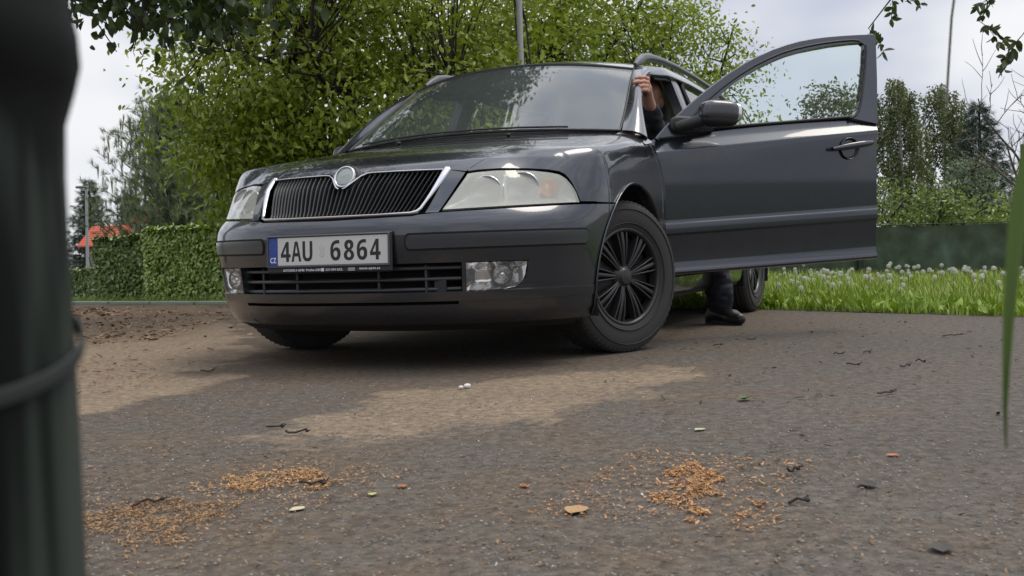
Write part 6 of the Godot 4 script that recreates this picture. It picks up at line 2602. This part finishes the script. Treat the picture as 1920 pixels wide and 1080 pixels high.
func build_grit() -> void:
	# rough stones of the worn asphalt, standing a little out of the binder
	rng.seed = 800
	var mb := MB.new()
	mb.blob(Vector3.ZERO, Vector3(1, 0.6, 0.85), 0.8, Basis(), 6, 4)
	var xf := []
	var cols := []
	while xf.size() < 16000:
		var x := rng.randf_range(-0.2, 2.9)
		var z := rng.randf_range(1.2, 3.25)
		if rng.randf() > (z - 0.6) / 2.6: continue
		var s := 0.0012 + 0.0028 * pow(rng.randf(), 2.5)
		xf.append(Transform3D(Basis(Vector3.UP, rng.randf() * TAU).scaled_local(Vector3(s, s, s)), Vector3(x, 0.0002, z)))
		cols.append(tone(Color(0.07, 0.066, 0.062), Color(0.23, 0.21, 0.19)))
	var m := StandardMaterial3D.new()
	m.vertex_color_use_as_albedo = true
	m.roughness = 0.8
	tag(scatter(self, "asphalt_grit", mb.mesh(), m, xf, cols), "fine stones standing out of the worn asphalt", "grit", "", "stuff")

func build_foreground() -> void:
	# dark post close to the lens, with a strap round it
	var post := thing("wooden_post", "dark post close to the lens with a strap round it", "post", Vector3(1.9685, 0, 4.0880))
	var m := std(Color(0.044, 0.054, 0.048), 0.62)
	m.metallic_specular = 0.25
	# dark wood; pale green-grey highlights painted into its colour as streaks along the grain
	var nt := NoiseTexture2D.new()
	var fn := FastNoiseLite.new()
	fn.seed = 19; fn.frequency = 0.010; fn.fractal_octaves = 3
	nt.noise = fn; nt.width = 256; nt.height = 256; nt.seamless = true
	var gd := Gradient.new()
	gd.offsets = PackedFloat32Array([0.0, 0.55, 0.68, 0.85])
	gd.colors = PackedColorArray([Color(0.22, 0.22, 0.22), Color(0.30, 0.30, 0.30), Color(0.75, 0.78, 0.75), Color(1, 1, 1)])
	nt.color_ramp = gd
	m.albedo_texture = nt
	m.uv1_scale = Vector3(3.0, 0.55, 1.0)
	var mb := MB.new()
	var prof := [[-0.05, 0.052], [0.10, 0.0515], [0.25, 0.051], [0.33, 0.0505], [0.40, 0.0502], [0.44, 0.0498], [0.47, 0.0496], [0.485, 0.0502], [0.494, 0.0530], [0.502, 0.0550], [0.510, 0.0546], [0.52, 0.0525], [0.54, 0.051], [0.75, 0.050], [1.1, 0.049]]
	var g := []
	for a in prof:
		var row := PackedVector3Array()
		for k in 49:
			var th := TAU * k / 48.0
			var r: float = a[1] * (1.0 + 0.012 * sin(th * 9.0) + 0.014 * sin(th * 5.0 + 1.0) - 0.10 * exp(-pow(angle_difference(th, 1.05) / 0.10, 2.0)))
			row.append(Vector3(cos(th) * r, a[0], sin(th) * r))
		g.append(row)
	mb.grid(g, Vector3(0, 0.5, 0), 0.0, true)
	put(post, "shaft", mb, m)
	mb = MB.new()
	g = []
	for e in [[-0.0024, 0.0], [-0.0020, 0.0008], [0.0020, 0.0008], [0.0024, 0.0]]:
		var row := PackedVector3Array()
		for k in 49:
			var th := TAU * k / 48.0
			row.append(Vector3(cos(th) * (0.0512 + e[1]), 0.426 + e[0] + 0.016 * cos(th + 2.6), sin(th) * (0.0512 + e[1])))
		g.append(row)
	mb.grid(g, Vector3(0, 0.42, 0), 0.0, true)
	put(post, "strap", mb, std(Color(0.014, 0.018, 0.016), 0.75))
	mb = MB.new()
	mb.tube([Vector3(0.0345, 0.40, 0.0385), Vector3(0.036, 0.36, 0.0395), Vector3(0.040, 0.30, 0.0395), Vector3(0.044, 0.20, 0.040), Vector3(0.045, 0.0, 0.040)], [0.004, 0.005, 0.005, 0.005, 0.005], 8)
	put(post, "cord", mb, std(Color(0.10, 0.14, 0.13), 0.4))
	# blade of grass hanging in from the right, and a thin stalk
	var bl := thing("tall_grass", "out of focus green blade of grass arching down beside the lens", "grass", Vector3(2.31, 0, 3.72))
	mb = MB.new()
	g = []
	var path := resample([Vector3(0.10, 0.0, 0.06), Vector3(0.075, 0.30, 0.03), Vector3(0.02, 0.50, 0.0), Vector3(-0.030, 0.520, 0.01), Vector3(-0.050, 0.47, 0.015), Vector3(-0.057, 0.42, 0.018), Vector3(-0.060, 0.37, 0.02), Vector3(-0.060, 0.345, 0.022)], 40)
	for k in 40:
		var t := k / 39.0
		var w := 0.0062 * minf(1.0, (1.0 - t) * 4.2 + 0.05)
		g.append(PackedVector3Array([path[k] + Vector3(-w, 0, 0.002), path[k] + Vector3(0, 0, -0.001), path[k] + Vector3(w, 0, 0.002)]))
	mb.grid(g, Vector3(-0.03, 0.3, -3))
	put(bl, "blade", mb, std(Color(0.085, 0.15, 0.02), 0.5))
	var sk := thing("dry_stalk", "faint out of focus stalk hanging against the sky", "grass", Vector3(2.30, 0, 3.30))
	mb = MB.new()
	mb.tube(resample([Vector3(0.16, 0.0, 0.0), Vector3(0.13, 0.45, -0.03), Vector3(0.02, 0.80, -0.08), Vector3(-0.06, 0.76, -0.10), Vector3(-0.084, 0.68, -0.11), Vector3(-0.092, 0.60, -0.11), Vector3(-0.094, 0.57, -0.11)], 30), 0.0013, 6)
	put(sk, "stalk", mb, std(Color(0.16, 0.15, 0.12), 0.8))
